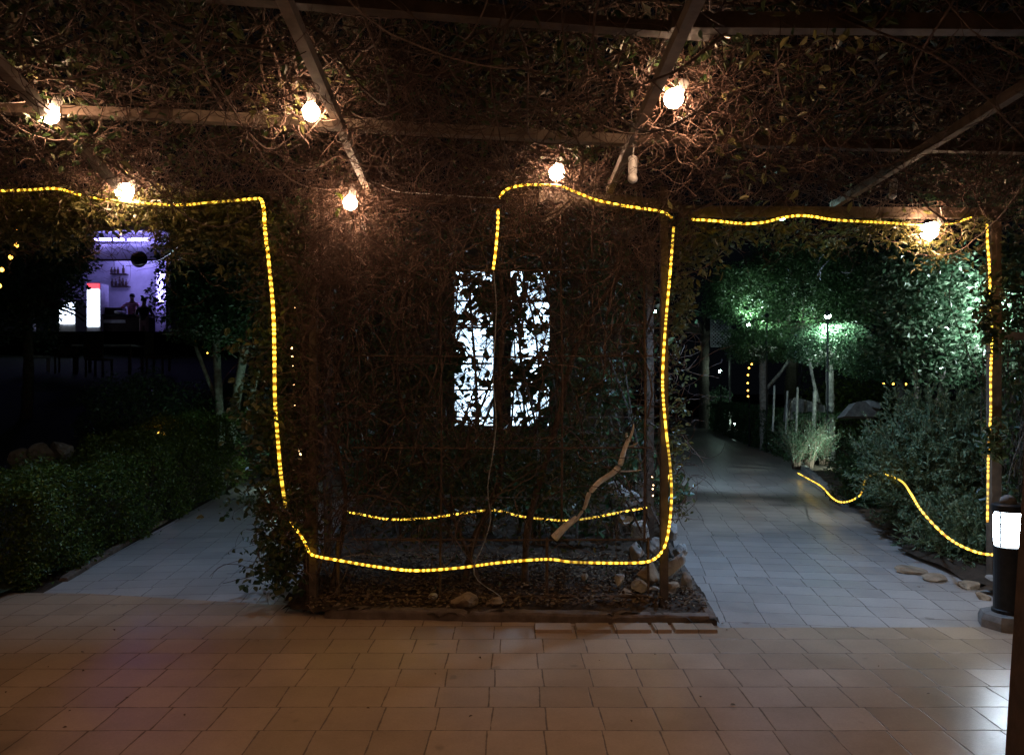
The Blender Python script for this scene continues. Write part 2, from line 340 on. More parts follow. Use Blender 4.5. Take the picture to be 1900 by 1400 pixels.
kerb((-1.22, 5.15, 0), (1.25, 4.985, 0), .12, .06, 'kerb', 'long low brown stone kerb along the front of the caged flower bed')
kerb((1.27, 4.96, 0), (1.46, 7.3, 0), .07, .06, 'kerb', 'narrow dark kerb on the right side of the caged flower bed')
kerb((-3.50, 6.1, 0), (-3.95, 8.9, 0), .07, .03, 'kerb', 'dark kerb between the left path and the long hedge')
kerb((4.22, 9.9, 0), (5.62, 15.4, 0), .12, .09, 'grey', 'pale kerb on the far right edge of the right path')
# row of pale edging pavers in front of the kerb
eg = 'edging pavers in front of the caged bed'
xs_ = [990, 1067, 1137, 1211, 1248]; nx = [1062, 1133, 1207, 1244, 1328]
words = ['widest gap on its left', 'second from the left of the row', 'middle of the row', 'the short square one', 'rightmost and longest of the row']
for i, (a, b) in enumerate(zip(xs_, nx)):
    xa = P(a, 0, 4.86)[0]; xb = P(b, 0, 4.86)[0]
    m_ = MB().box(((xa+xb)/2, 4.865, .006), (xb-xa-.008, .145, .03), taper=.97)
    tag(m_.build('edging_paver', M['patio']), 'pale edging paver before the kerb, '+words[i], 'paver', eg)

# ------------------------------------------------------------------ rope lights
def smooth_path(pts, step=.03):
    pts = np.asarray(pts, float); n = len(pts); out = []
    for i in range(n-1):
        p0 = pts[max(i-1, 0)]; p1 = pts[i]; p2 = pts[i+1]; p3 = pts[min(i+2, n-1)]
        k = max(2, int(np.linalg.norm(p2-p1)/step))
        for t in np.arange(k)/k: out.append(.5*((2*p1)+(-p0+p2)*t+(2*p0-5*p1+4*p2-p3)*t*t+(-p0+3*p1-3*p2+p3)*t**3))
    out.append(pts[-1]); return np.array(out)
def rope(pxs, label, r=.0085, group='yellow rope lights'):
    C = smooth_path([P(*q) for q in pxs]); d = np.concatenate([[0], np.cumsum(np.linalg.norm(np.diff(C, axis=0), axis=1))])+.01
    o = MB().tubes(C, r, 7, along=d).build('rope_light', M['rope'], smooth=True)
    tag(o, label, 'rope light', group)
D1 = 5.24
rope([(-120, 358, 5.4), (0, 354, 5.4), (60, 352, 5.4), (105, 350, 5.38), (160, 364, 5.36), (240, 375, 5.33), (330, 380, 5.3), (400, 375, 5.28), (455, 370, 5.25), (482, 368, 5.22)], 'yellow rope light along the header above the left path')
rope([(484, 370, 5.2), (489, 385, 5.15), (492, 430, 5.12), (500, 500, 5.08), (507, 580, 5.05), (509, 660, 5.06), (510, 740, 5.08), (515, 810, 5.12), (521, 880, 5.15), (530, 940, 5.2)], 'yellow rope light hanging down the ivy on the left of the cage', .0115)
rope([(538, 966, D1), (552, 985, D1), (566, 1006, D1), (574, 1025, D1), (590, 1032, D1), (640, 1041, D1), (700, 1051, D1), (770, 1058, D1), (850, 1053, D1), (930, 1043, D1), (1015, 1037, D1-.02), (1060, 1042, D1), (1130, 1044, D1), (1190, 1043, D1), (1215, 1036, D1), (1232, 1016, D1), (1241, 980, D1), (1246, 920, D1), (1243, 860, D1), (1236, 800, D1), (1230, 730, D1), (1230, 680, D1), (1235, 600, D1), (1243, 510, D1), (1250, 420, D1)], 'yellow rope light around the bottom and right side of the cage')
rope([(1236, 1002, D1+.06), (1235, 960, D1+.07), (1236, 920, D1+.08), (1240, 880, D1+.06)], 'short second yellow strand beside the right cage post', .006)
rope([(915, 500, 5.2), (919, 470, 5.18), (922, 440, 5.17), (924, 410, 5.17), (924, 388, 5.18)], 'short yellow rope light hanging above the lit kiosk window')
rope([(926, 368, 5.2), (935, 355, 5.2), (952, 347, 5.2), (975, 343, 5.2), (1010, 343, 5.22), (1040, 345, 5.2), (1070, 357, 5.2), (1110, 372, 5.2), (1160, 382, 5.2), (1215, 390, 5.2), (1236, 396, 5.2), (1246, 404, 5.22)], 'yellow rope light arching over the top of the cage')
rope([(1284, 407, 5.28), (1330, 410, 5.35), (1380, 415, 5.4), (1420, 412, 5.42), (1450, 404, 5.45), (1482, 400, 5.5), (1510, 402, 5.52), (1550, 408, 5.6), (1640, 413, 5.7), (1720, 418, 5.85), (1765, 414, 5.9), (1802, 404, 5.95)], 'yellow rope light along the header above the right path')
rope([(1831, 416, 5.98), (1832, 450, 5.97), (1835, 485, 5.97), (1837, 540, 5.97), (1840, 620, 5.97), (1838, 700, 5.97), (1838, 765, 5.97), (1834, 830, 5.97), (1833, 900, 5.97), (1832, 968, 5.97)], 'yellow rope light hanging down the right pergola post')
rope([(1852, 1029, 5.8), (1820, 1026, 5.8), (1785, 1013, 5.82), (1755, 994, 5.86), (1728, 968, 5.9), (1706, 942, 6.0), (1690, 915, 6.3), (1672, 892, 7.1), (1640, 879, 8.2), (1620, 880, 8.3), (1606, 887, 8.35), (1601, 903, 8.4), (1597, 917, 8.4), (1580, 928, 8.5), (1560, 931, 8.6), (1543, 922, 8.9), (1524, 902, 10.2), (1500, 888, 11.6), (1480, 877, 13)], 'long yellow rope light winding through the bushes along the right verge')
rope([(640, 948, 6.72), (680, 956, 6.7), (725, 963, 6.7), (790, 961, 6.7), (850, 953, 6.7), (905, 946, 6.7), (930, 948, 6.7), (970, 958, 6.7), (1040, 965, 6.7), (1085, 962, 6.7), (1140, 952, 6.7), (1200, 941, 6.7)], 'yellow rope light along the back of the cage behind the plants')
# small warm strings
def fairy(pts, d, n, label, mat='bead', r=.007, jit=3):
    C = smooth_path([P(x, y, d) for x, y in pts], .02); b = MB().tubes(C, .0018, 3)
    t = thing('string_light', C[0], label, 'string light', 'thin strings of tiny lamps'); b.build('wire', M['black'], t, local=C[0])
    idx = np.linspace(0, len(C)-1, n).astype(int); s = MB()
    for i in idx: s.lathe([(r*.3, -r), (r, -r*.3), (r, r*.3), (r*.3, r)], C[i]+RNG.normal(0, jit*.001, 3), 6)
    o = s.build('tiny_lamps', M[mat], t, local=C[0])
fairy([(543, 535), (548, 560), (547, 600), (543, 650), (545, 700), (547, 750)], 5.6, 13, 'thin string of tiny warm lamps behind the ivy beside the left cage post')
fairy([(555, 835), (562, 855), (567, 880)], 5.5, 5, 'short low string of tiny warm lamps in the ivy', r=.008)
fairy([(1210, 885), (1212, 900), (1211, 918)], 6.3, 5, 'few tiny lamps between the two right cage posts', r=.006)
fairy([(1395, 675), (1388, 690), (1388, 735)], 18, 6, 'amber string of lamps on the hedge arch far down the right path', 'bead2', .02)
fairy([(1640, 712), (1670, 712), (1700, 714)], 16, 4, 'amber string of lamps under the dark canopy on the right', 'bead2', .022)
fairy([(288, 808), (296, 801), (305, 806)], 11, 5, 'small amber string of lamps on top of the left hedge', 'bead2', .016)
fairy([(385, 655), (398, 662), (408, 668)], 13, 3, 'amber lamps beside the pale tree trunks on the left', 'bead2', .012)
fairy([(32, 430), (30, 460), (2, 505), (-2, 530)], 6, 5, 'amber lamps in the leaves at the far left edge', 'bead2', .016)

# ------------------------------------------------------------------ light bulbs
SM = lambda: None
def bulb(px, py, d, lit, label, tilt=0, rg=.043, top=None):
    c = P(px, py, d); t = thing('light_bulb', c, label, 'light bulb', 'lit bulbs under the pergola' if lit else 'unlit bulbs under the pergola')
    Mx = np.array(Matrix.Rotation(tilt, 3, 'Y')); r = rg
    if lit: prof = [(r*.15, -r)]+[(r*math.sin(a), -r*math.cos(a)) for a in np.linspace(.3, 2.5, 9)]+[(r*.45, r*1.15)]
    else: r = rg; prof = [(r*.2, -r*1.02)]+[(r*math.sin(a), -r*math.cos(a)) for a in np.linspace(.3, 2.2, 8)]+[(r*.8, r*1.0)]
    MB().lathe(prof, (0, 0, 0), 16, Mx).build('globe', M['bulb' if lit else 'bulb_off'], t, smooth=True)
    sh = .05 if lit else .085; r0 = r*.5 if lit else r*.85
    MB().lathe([(r0, r*1.0), (r0*1.06, r*1.1), (r0*1.06, r+sh), (r0*.5, r+sh+.01)], (0, 0, 0), 14, Mx).build('socket', M['white'], t, smooth=False)
    zt = max((top or ZL-.02)-c[2], r+sh+.03); b = Mx @ np.array([0, 0, r+sh+.008])
    MB().tubes(smooth_path([b, b+[0.006, 0, (zt-b[2])*.5], [b[0]-.004, 0, zt]]), .0035, 5).build('cable', M['white'], t)
bulb(93, 213, 3.86, 1, 'glowing warm bulb among green leaves at the far left beam', .5)
bulb(577, 209, 3.78, 1, 'glowing warm bulb left of the second long beam, above the cross beam', 0, .042)
bulb(1250, 183, 3.66, 1, 'glowing warm bulb beside the third long beam among curling twigs', .6, .045)
bulb(231, 356, 5.3, 1, 'glowing warm bulb on the rope light above the left path', .9, .058)
bulb(650, 377, 5.12, 1, 'glowing warm bulb at the end of the second beam with one green leaf', .2, .046)
bulb(1033, 321, 5.2, 1, 'glowing warm bulb over the arch of rope light above the cage', .3, .052)
bulb(1724, 429, 5.8, 1, 'glowing warm bulb under the header above the right path', .8, .062)
bulb(1283, 22, 2.85, 0, 'unlit white bulb hanging at the top edge of the picture', 0, .026, 2.98)
bulb(1174, 331, 4.2, 0, 'unlit white bulb hanging below the crossing of two beams', 0, .027)
bulb(1656, 362, 5.3, 0, 'dim unlit white bulb above the header on the right', .1, .027)
for x, y in ((-.95, 1.2), (2.3, 1.3), (.65, -.4)):
    bulb(950+x/5*F, HY-(1.27)/5*F, 5, 1, 'spare', 0) if False else None
def bulb_at(x, y, z, label):
    bulb(950+x/y*F, HY-(z-H0)/y*F, y, 1, label, 0, .043)
def fill_lamp(x, y, z, label):  # lamps added outside the view to brighten the patio floor
    t = thing('added_fill_lamp', (x, y, z), label, 'added fill lamp', 'added fill lamps under the pergola'); r = .09
    MB().lathe([(r*.15, -r)]+[(r*math.sin(a), -r*math.cos(a)) for a in np.linspace(.3, 2.5, 9)]+[(r*.45, r*1.15)], (0, 0, 0), 16).build('globe', M['bulb'], t, smooth=True)
    MB().lathe([(.15, -.05), (.13, .0), (.06, .10), (.03, .14), (.02, .16), (.028, .137), (.058, .096), (.126, -.002), (.146, -.05)], (0, 0, 0), 28).build('lamp_shade', M['black'], t, smooth=True)
    MB().tubes(np.array([[0, 0, .15], [.004, 0, (ZL-z)*.6], [0, 0, ZL-z]]), .0035, 5).build('cable', M['white'], t)
fill_lamp(-1.9, .9, 2.5, 'added warm fill lamp hanging on the left, nearer than the picture')
fill_lamp(1.7, .9, 2.5, 'added warm fill lamp hanging on the right, nearer than the picture')
fill_lamp(0, 1.1, 2.6, 'added warm fill lamp hanging overhead in the middle, nearer than the picture')
fill_lamp(-4.3, 1.6, 2.5, 'added warm fill lamp hanging far left, outside the picture')

# ------------------------------------------------------------------ vines
def walks(N, K, start, dir0, step, curl=.45, bias=None):
    """random curling twigs: (N,K,3)"""
    D = np.asarray(dir0, float); D = D/np.linalg.norm(D, axis=1, keepdims=True)
    Pn = np.asarray(start, float); out = [Pn]
    tw = RNG.normal(size=(N, 3))*curl
    st = np.broadcast_to(np.asarray(step, float), (N,))[:, None]
    for i in range(K-1):
        tw = tw*.8+RNG.normal(size=(N, 3))*curl*.5
        D = D+np.cross(D, tw)*.6+RNG.normal(size=(N, 3))*curl*.3
        if bias is not None: D = D+bias(Pn)
        D /= np.linalg.norm(D, axis=1, keepdims=True); Pn = Pn+D*st; out.append(Pn)
    return np.stack(out, 1)
def taper(N, K, r): return (np.asarray(r).reshape(-1, 1)*np.ones((N, 1)))*np.linspace(1, .45, K)[None]
def uni(N, lo, hi): return RNG.uniform(lo, hi, (N, 3))

def wall_vine():
    t = thing('climbing_vine', (0, 5.4, 0), 'dense brown tangle of bare vine twigs filling the front of the cage', 'vine')
    L = t.location
    # fine twigs: thick on the top and left, open towards the lower right
    def keep(S):
        u = (S[:, 0]-XL)/(XR-XL); v = (S[:, 2])/2.8
        p = np.clip(.30+.9*(v-.30)+.5*(.5-u), .10, 1)
        hx = np.abs(S[:, 0]-(-.06)) < .42; hz = (S[:, 2] > 1.25) & (S[:, 2] < 2.25)   # thinner where the window shines through
        p = np.where(hx & hz, p*.55, p)*(.55+.6*(np.sin(S[:, 0]*6.1+S[:, 2]*2.3)*np.sin(S[:, 2]*5.2-S[:, 0]*3+1)+.35).clip(0, 1))
        return S[RNG.random(len(S)) < p]
    S = keep(uni(7800, (XL-.1, YF-.12, .3), (XR+.02, YF+.75, 2.85))); N = len(S)
    W = walks(N, 12, S, RNG.normal(size=(N, 3))*[1, .5, 1.4], RNG.uniform(.025, .065, N), .55, lambda p: np.stack([0*p[:, 0], (YF+.3-p[:, 1])*.25, 0*p[:, 0]], 1))
    MB().tubes(W, taper(N, 12, RNG.uniform(.0013, .0036, N)), 3).build('fine_twigs', M['wall_twig'], t, local=L)
    S = keep(uni(520, (XL-.05, YF-.12, .2), (XR, YF+.6, 2.2))); N = len(S)
    W = walks(N, 16, S, RNG.normal(size=(N, 3))*[.5, .25, .3]+[.1, 0, 1.2], .085, .22, lambda p: np.stack([0*p[:, 0], (YF+.25-p[:, 1])*.3, 0*p[:, 0]], 1))
    W[..., 2] = np.minimum(W[..., 2], 2.9+RNG.random((N, 1))*.1)
    W = W[(W[..., 0].max(1) < XR+.15) & (W[..., 0].min(1) > XL-.4)]; N = len(W)
    MB().tubes(W, taper(N, 16, RNG.uniform(.003, .008, N)), 5).build('runners', M['stem'], t, smooth=True, local=L)
    def stem(pts, r0, r1, m='stem', nm='main_stem'):
        C = smooth_path([P(*q) for q in pts], .05); C += np.cumsum(RNG.normal(0, .0022, C.shape), 0)*.7
        MB().tubes(C, np.linspace(r0, r1, len(C))[None]*(1+.12*np.sin(np.arange(len(C))*.9)), 8).build(nm, M[m], t, smooth=True, local=L)
    stem([(975, 1095, 5.7), (985, 960, 5.65), (1035, 790, 5.6), (1075, 640, 5.5), (1150, 520, 5.45), (1250, 420, 5.35), (1330, 380, 5.2)], .028, .012)
    stem([(570, 1110, 5.5), (565, 900, 5.5), (560, 700, 5.5), (575, 520, 5.5), (600, 380, 5.4)], .024, .014)
    stem([(610, 1112, 5.6), (640, 940, 5.6), (615, 760, 5.55), (645, 600, 5.5), (640, 420, 5.4)], .018, .01)
    stem([(860, 1100, 5.8), (880, 1000, 5.8), (930, 880, 5.7), (928, 700, 5.7), (935, 560, 5.7), (910, 420, 5.5)], .026, .012)
    stem([(900, 1110, 5.75), (840, 960, 5.7), (760, 800, 5.6), (740, 640, 5.5), (770, 470, 5.4)], .016, .008)
    stem([(1100, 410, 5.22), (1102, 360, 5.2), (1108, 300, 5.0), (1095, 250, 4.8)], .007, .005)
    stem([(1098, 480, 5.25), (1098, 430, 5.22), (1102, 380, 5.2)], .009, .007)
    stem([(916, 500, 5.2), (922, 580, 5.2), (918, 690, 5.2), (922, 790, 5.22), (908, 900, 5.22), (915, 960, 5.2), (900, 1010, 5.2), (884, 1050, 5.2), (892, 1075, 5.2), (935, 1105, 5.2)], .003, .0035, 'bark', 'dangling_tendril')
    # leaves: inside of the cage, dark
    A = []
    for (x, z, rx, rz, n) in ((-.6, 1.2, .9, 1.2, 1100), (.7, 1.5, .5, 1.0, 900), (-.06, .95, .9, .35, 2200), (.45, .85, .5, .4, 1700), (-.7, .8, .5, .4, 1200), (-.9, 1.6, .4, .7, 700), (.3, 2.3, .8, .2, 300), (-.3, 1.7, .18, .9, 260), (.45, 1.6, .22, .7, 500)):
        A.append(np.stack([RNG.normal(x, rx*.5, n), RNG.uniform(YF+.1, YF+.9, n), np.clip(RNG.normal(z, rz*.5, n), .12, 2.8)], 1))
    A = np.concatenate(A); A = A[(A[:, 0] > XL) & (A[:, 0] < XR)]; A = A[~((A[:, 0] > -.45) & (A[:, 0] < .34) & (A[:, 2] > 1.2) & (A[:, 2] < 2.35) & (RNG.random(len(A)) < .6))]
    MB().leaves(A, .042).build('leaves', M['leaf'], t, local=L)
wall_vine()

def window_screen():
    # leaves and twigs behind the cage, between it and the lit kiosk window
    t = thing('garden_shrub', (0, 7.6, 0), 'dark leafy shrub behind the cage with white window light showing through', 'shrub')
    L = t.location; C = []
    for i in range(142):
        c = np.array([RNG.uniform(-1.6, 1.5), RNG.uniform(7.2, 8.0), RNG.uniform(.2, 3.4)])
        u = (c[0]/c[1]*F+950); v = HY-(c[2]-H0)/c[1]*F
        n = 52
        C.append(c+RNG.normal(0, RNG.uniform(.05, .17), (n, 3)))
    for px, py, sx, n in ((860, 515, .09, 30), (900, 520, .08, 30), (980, 512, .09, 34), (1010, 530, .07, 24), (960, 540, .06, 20), (875, 575, .05, 12), (1005, 600, .05, 10), (1000, 680, .08, 30), (968, 690, .07, 24), (1012, 650, .05, 14), (962, 785, .06, 16), (880, 745, .06, 16), (1008, 785, .06, 18), (905, 785, .06, 12), (850, 720, .05, 12), (905, 640, .04, 8), (900, 700, .05, 10), (965, 590, .05, 14)):
        C.append(P(px, py, 7.6)+RNG.normal(0, 1, (n, 3))*[sx, .12, sx])
    C = np.concatenate(C)
    MB().leaves(C, .12, rich=False, aspect=1.7).build('leaves', M['dark_leaf'], t, local=L)
    S = np.stack([RNG.uniform(-1.3, 1.3, 40), RNG.uniform(7.3, 7.9, 40), np.zeros(40)], 1)
    W = walks(40, 18, S, RNG.normal(size=(40, 3))*.1+[0, 0, 1], .16, .12, lambda p: np.stack([-p[:, 0]*.05, 0*p[:, 0], 0*p[:, 0]+.3], 1))
    MB().tubes(W, taper(40, 18, RNG.uniform(.008, .02, 40)), 5).build('stems', M['bark_dark'], t, local=L)
window_screen()

def ceiling_vine():
    specs = [((-4.6, -1.6), 'tangled bare vine with sparse leaves on the left part of the pergola roof'),
             ((-1.6, 1.4), 'thick nest of brown twigs on the middle of the pergola roof'),
             ((1.4, 5.4), 'long trailing brown twigs on the right part of the pergola roof')]
    for (x0, x1), lab in specs:
        t = thing('roof_vine', ((x0+x1)/2, 4, 2.97), lab, 'vine'); L = t.location; wd = x1-x0
        N = int(850*wd); S = uni(N, (x0, 1.6, 2.97), (x1, 6.1, 3.22)); S[:, 2] = 2.97+RNG.random(N)**1.6*.3; S = S[RNG.random(N) < .25+.9*(np.sin(S[:, 0]*3.1+S[:, 1]*1.7)*np.sin(S[:, 1]*4.2-S[:, 0]*1.3+.6)+.3).clip(0, 1)]; N = len(S)
        W = walks(N, 12, S, RNG.normal(size=(N, 3))*[1.3, 1, .35], RNG.uniform(.025, .075, N), .5, lambda p: np.stack([0*p[:, 0], 0*p[:, 0], (3.06-p[:, 2])*.7], 1))
        MB().tubes(W, taper(N, 12, RNG.uniform(.0013, .0035, N)), 3).build('fine_twigs', M['twig'], t, local=L)
        N = int(60*wd); S = uni(N, (x0, 1.4, 2.98), (x1, 5.6, 3.2))
        W = walks(N, 20, S, RNG.normal(size=(N, 3))*[1, .5, .1]+[1.0 if x0 > 1 else 0, .3, 0], .09, .2, lambda p: np.stack([0*p[:, 0], 0*p[:, 0], (3.02-p[:, 2])*.5], 1))
        MB().tubes(W, taper(N, 20, RNG.uniform(.003, .008, N)), 5).build('runners', M['stem'], t, local=L)
        # the leaf blanket above
        N = int(5200*wd); C = uni(N, (x0, 1.0, 3.3), (x1, 6.3, 3.7))
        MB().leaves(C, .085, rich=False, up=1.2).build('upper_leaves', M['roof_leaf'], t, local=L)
        # loose leaf sprigs below
        C = []
        for i in range(int(44*wd)):
            c = uni(1, (x0, 2.4, 2.93), (x1, 5.6, 3.1))[0]; n = random.randint(5, 26)
            C.append(c+RNG.normal(0, .075, (n, 3))*[1, 1, .6])
        MB().leaves(np.concatenate(C), .05).build('sprigs', M['leaf'], t, local=L)
        # down-curling twigs around the front
        N = int(420*wd); S = uni(N, (x0, 4.3, 2.8), (x1, 5.5, 3.0)); S = S[(S[:, 1] > 4.9) | (RNG.random(N) < .4)]; N = len(S)
        W = walks(N, 12, S, RNG.normal(size=(N, 3))*[1, .5, .5], RNG.uniform(.02, .05, N), .6)
        MB().tubes(W, taper(N, 12, RNG.uniform(.0013, .003, N)), 3).build('curling_twigs', M['twig'], t, local=L)
ceiling_vine()

def nest(px, py, d, n, sp, label, leaves=0, lm='leaf', ls=.05, tw='twig', flat=(1, 1, 1), clear=.06):
    c = P(px, py, d); t = thing('vine_sprig', c, label, 'vine', 'vine sprigs around the bulbs')
    if n:
        S = RNG.normal(0, sp, (n, 3))*flat
        W = walks(n, 12, S, RNG.normal(size=(n, 3)), RNG.uniform(.014, .036, n), .5)
        dm = np.linalg.norm(W, axis=2).min(1); W = W[dm >= clear]; n = len(W)
        MB().tubes(W, taper(n, 12, RNG.uniform(.0012, .0032, n)), 3).build('twigs', M[tw], t)
    if leaves:
        C = RNG.normal(0, sp*.9, (leaves, 3))*flat; C = C[np.linalg.norm(C, axis=1) >= clear*1.15]
        MB().leaves(C, ls).build('leaves', M[lm], t)
nest(720, 165, 3.9, 420, .17, 'reddish nest of twigs right of the second beam')
nest(515, 190, 3.8, 120, .08, 'pale leafy sprig left of the second bulb', 60, 'leaf_olive')
nest(130, 230, 3.95, 70, .13, 'bright green leafy sprig around the far left bulb', 130)
nest(60, 150, 3.9, 60, .2, 'thin twigs above the far left bulb', 40)
nest(1310, 170, 3.75, 260, .17, 'pale curling twigs around the bulb by the third beam', 10)
nest(1420, 190, 3.9, 130, .22, 'trailing twigs right of the third beam bulb', 50, 'leaf_olive')
nest(1400, 290, 4.4, 60, .22, 'sprig of pale round leaves under the cross beam', 60, 'leaf_olive', .075)
nest(1130, 150, 3.9, 140, .2, 'curly twigs left of the third long beam', 6)
nest(1035, 345, 5.2, 420, .17, 'nest of lit twigs around the bulb over the arch')
nest(640, 420, 5.18, 700, .19, 'orange lit nest of twigs around the bulb of the second beam', 0)
nest(620, 500, 5.2, 520, .22, 'tangle of twigs below the orange nest', 0)
nest(250, 345, 5.35, 130, .16, 'twigs and yellow leaves around the bulb above the left path', 30, 'leaf_olive')
nest(230, 395, 5.2, 10, .09, 'yellow leaves below the bulb above the left path', 40, 'leaf_olive', .07)
nest(1550, 100, 3.1, 20, .1, 'pale leafy tuft hanging from the upper cross beam', 45, 'leaf_olive')
nest(800, 330, 5.15, 420, .3, 'wide loose tangle of twigs above the cage between two bulbs', 8, flat=(1.2, .4, .6))
nest(1180, 430, 5.15, 260, .17, 'loose brown twigs at the upper right cage corner', 0)
nest(575, 620, 5.12, 380, .3, 'upright brown tangle hiding the left cage post', 20, flat=(.3, .4, 1.7))
nest(585, 900, 5.12, 300, .3, 'lower brown tangle around the left cage post', 30, flat=(.35, .4, 1.1))
nest(820, 240, 4.4, 260, .35, 'dark tangle hanging between the cross beam and the arch', 6)
nest(400, 110, 3.2, 200, .35, 'dark curly twigs under the upper left roof', 20)
nest(1650, 210, 4.0, 220, .4, 'long thin twigs in the upper right roof', 0, flat=(1.6, 1, .4))
for px, py, d, sp, n, lf, lab in ((330, 378, 5.22, .07, 16, 40, 'olive leaves covering the rope light above the left path'), (425, 376, 5.2, .05, 14, 22, 'few leaves over the rope light near the ivy corner'), (496, 452, 5.03, .04, 8, 14, 'leaves crossing the left hanging rope light high up'), (514, 775, 5.03, .05, 10, 18, 'leaves crossing the left hanging rope light halfway'), (534, 950, 5.12, .05, 10, 30, 'ivy leaves over the lower end of the left rope light'), (1245, 530, 5.16, .04, 12, 8, 'twigs over the right rope light of the cage'), (1246, 402, 5.15, .07, 40, 8, 'tangle at the upper right corner of the cage rope light'), (930, 375, 5.1, .04, 20, 4, 'small tangle at the start of the arch of rope light')):
    nest(px, py, d, n, sp, lab, lf, 'leaf_olive' if py < 400 else 'leaf', .045, clear=0)
o = MB().leaves(np.array([P(637, 372, 5.06), P(634, 382, 5.05)]), .075, aspect=1.3, D=np.array([[-.5, 0, .5], [-.4, 0, -.8]])).build('vine_leaf', M['hedge']); tag(o, 'pair of round green leaves touching the bulb at the second beam end', 'leaf')

def fringe():
    t = thing('hanging_vine', (-2.4, 5.5, 2.7), 'olive leafy vine fringe hanging from the header over the left path', 'vine'); L = t.location; C = []
    for i in range(420):
        px = RNG.uniform(-60, 500); lim = 400+60*RNG.random()+max(0, (px-250))*.6*RNG.random()
        if 150 < px < 300: lim = 388+18*RNG.random()
        for j in range(2):
            c = P(px, RNG.uniform(370, lim), RNG.uniform(5.35, 5.75)); C.append(c+RNG.normal(0, .05, (random.randint(6, 18), 3)))
    C = np.concatenate(C); MB().leaves(C, .052).build('leaves', M['leaf_olive'], t, local=L)
    N = 420; S = np.stack([RNG.uniform(-3.6, -1.5, N), RNG.uniform(5.35, 5.8, N), RNG.uniform(2.45, 2.95, N)], 1)
    W = walks(N, 12, S, RNG.normal(size=(N, 3))*[1.2, .4, .7], .035, .45); MB().tubes(W, taper(N, 12, RNG.uniform(.001, .003, N)), 3).build('twigs', M['twig'], t, local=L)
    t = thing('hanging_vine', (2.6, 5.6, 2.6), 'fringe of pointed leaves hanging under the header over the right path', 'vine'); L = t.location; C = []
    for i in range(150):
        px = RNG.uniform(1265, 1840); k_ = (px-1265)/575; low = 452+18*math.sin(px*.03)+(30 if px < 1330 else 0)+(px > 1700)*30
        c = P(px, RNG.uniform(408, low), RNG.uniform(5.32, 5.8)+k_*.5); C.append(c+RNG.normal(0, .04, (random.randint(6, 16), 3)))
    C = np.concatenate(C); MB().leaves(C, .065, aspect=2.8).build('leaves', M['leaf_olive'], t, local=L)
    N = 300; S = np.stack([RNG.uniform(1.2, 3.7, N), RNG.uniform(5.4, 6, N), RNG.uniform(2.55, 2.9, N)], 1)
    W = walks(N, 12, S, RNG.normal(size=(N, 3))*[1.3, .4, .5], .035, .4); MB().tubes(W, taper(N, 12, RNG.uniform(.001, .003, N)), 3).build('twigs', M['twig'], t, local=L)
    # ivy at the left of the cage
    t = thing('ivy', (-1.6, 5.45, 0), 'thick ivy with lobed leaves climbing the left cage post', 'ivy'); L = t.location; C = []
    for i in range(520):
        py = RNG.uniform(380, 1095); cx = 545-25*math.sin((py-380)/230); wd = 42 if py < 620 else (60 if py < 1000 else 34+(1095-py)*.2)
        if py > 1000: cx = 530-.1*(py-1000)
        c = P(RNG.normal(cx-4, wd*.55), py, RNG.uniform(5.16, 5.95)); 
        if c[2] > 0.1: C.append(c+RNG.normal(0, .045, (random.randint(8, 18), 3)))
    C = np.concatenate(C); C = C[C[:, 2] > .05]
    MB().leaves(C, .05, aspect=1.45).build('leaves', M['leaf'], t, local=L)
    N = 300; S = np.stack([RNG.uniform(-1.8, -1.3, N), RNG.uniform(5.3, 5.9, N), RNG.uniform(.1, 2.6, N)], 1)
    W = walks(N, 12, S, RNG.normal(size=(N, 3))*[.6, .4, 1], .04, .4); MB().tubes(W, taper(N, 12, RNG.uniform(.0015, .004, N)), 3).build('stems', M['twig_dark'], t, local=L)
    # ivy right of the cage
    t = thing('ivy', (1.25, 5.6, 0), 'sparse leafy ivy hanging on the right cage post beside the right path', 'ivy'); L = t.location; C = []
    for i in range(150):
        py = RNG.choice([RNG.uniform(400, 600), RNG.uniform(560, 960)]); c = P(RNG.normal(1262 if py < 620 else 1255, 11), py, RNG.uniform(5.4, 5.9)); C.append(c+RNG.normal(0, .03, (random.randint(3, 10), 3)))
    MB().leaves(np.concatenate(C), .045, aspect=1.8).build('leaves', M['leaf_olive'], t, local=L)
    N = 130; S = np.stack([RNG.uniform(1.08, 1.25, N), RNG.uniform(5.4, 5.9, N), RNG.uniform(.5, 2.7, N)], 1)
    W = walks(N, 12, S, RNG.normal(size=(N, 3))*[.4, .3, 1], .04, .4); MB().tubes(W, taper(N, 12, RNG.uniform(.0015, .004, N)), 3).build('stems', M['twig_dark'], t, local=L)
    # vine column at the right edge
    t = thing('climbing_vine', (4.0, 6.2, 0), 'leafy vine climbing behind the right pergola post at the picture edge', 'vine'); L = t.location; C = []
    for i in range(330):
        c = P(RNG.uniform(1835, 1990), RNG.uniform(330, 960), RNG.uniform(6.3, 6.9))
        if c[2] > .1 and RNG.random() < (1 if c[2] > 2.0 else .38): C.append(c+RNG.normal(0, .06, (random.randint(6, 20), 3)))
    MB().leaves(np.concatenate(C), .06, aspect=1.7).build('leaves', M['leaf'], t, local=L)
    S = np.stack([RNG.uniform(4.15, 4.8, 60), RNG.uniform(6.5, 7., 60), np.full(60, .05)], 1)[:60]
    W = walks(60, 26, S, RNG.normal(size=(60, 3))*.08+[0, 0, 1], .11, .16, lambda p: np.stack([(4.5-p[:, 0])*.25, 0*p[:, 0], 0*p[:, 0]+.4], 1)); MB().tubes(W, taper(60, 26, RNG.uniform(.004, .009, 60)), 5).build('stems', M['bark_dark'], t, local=L)
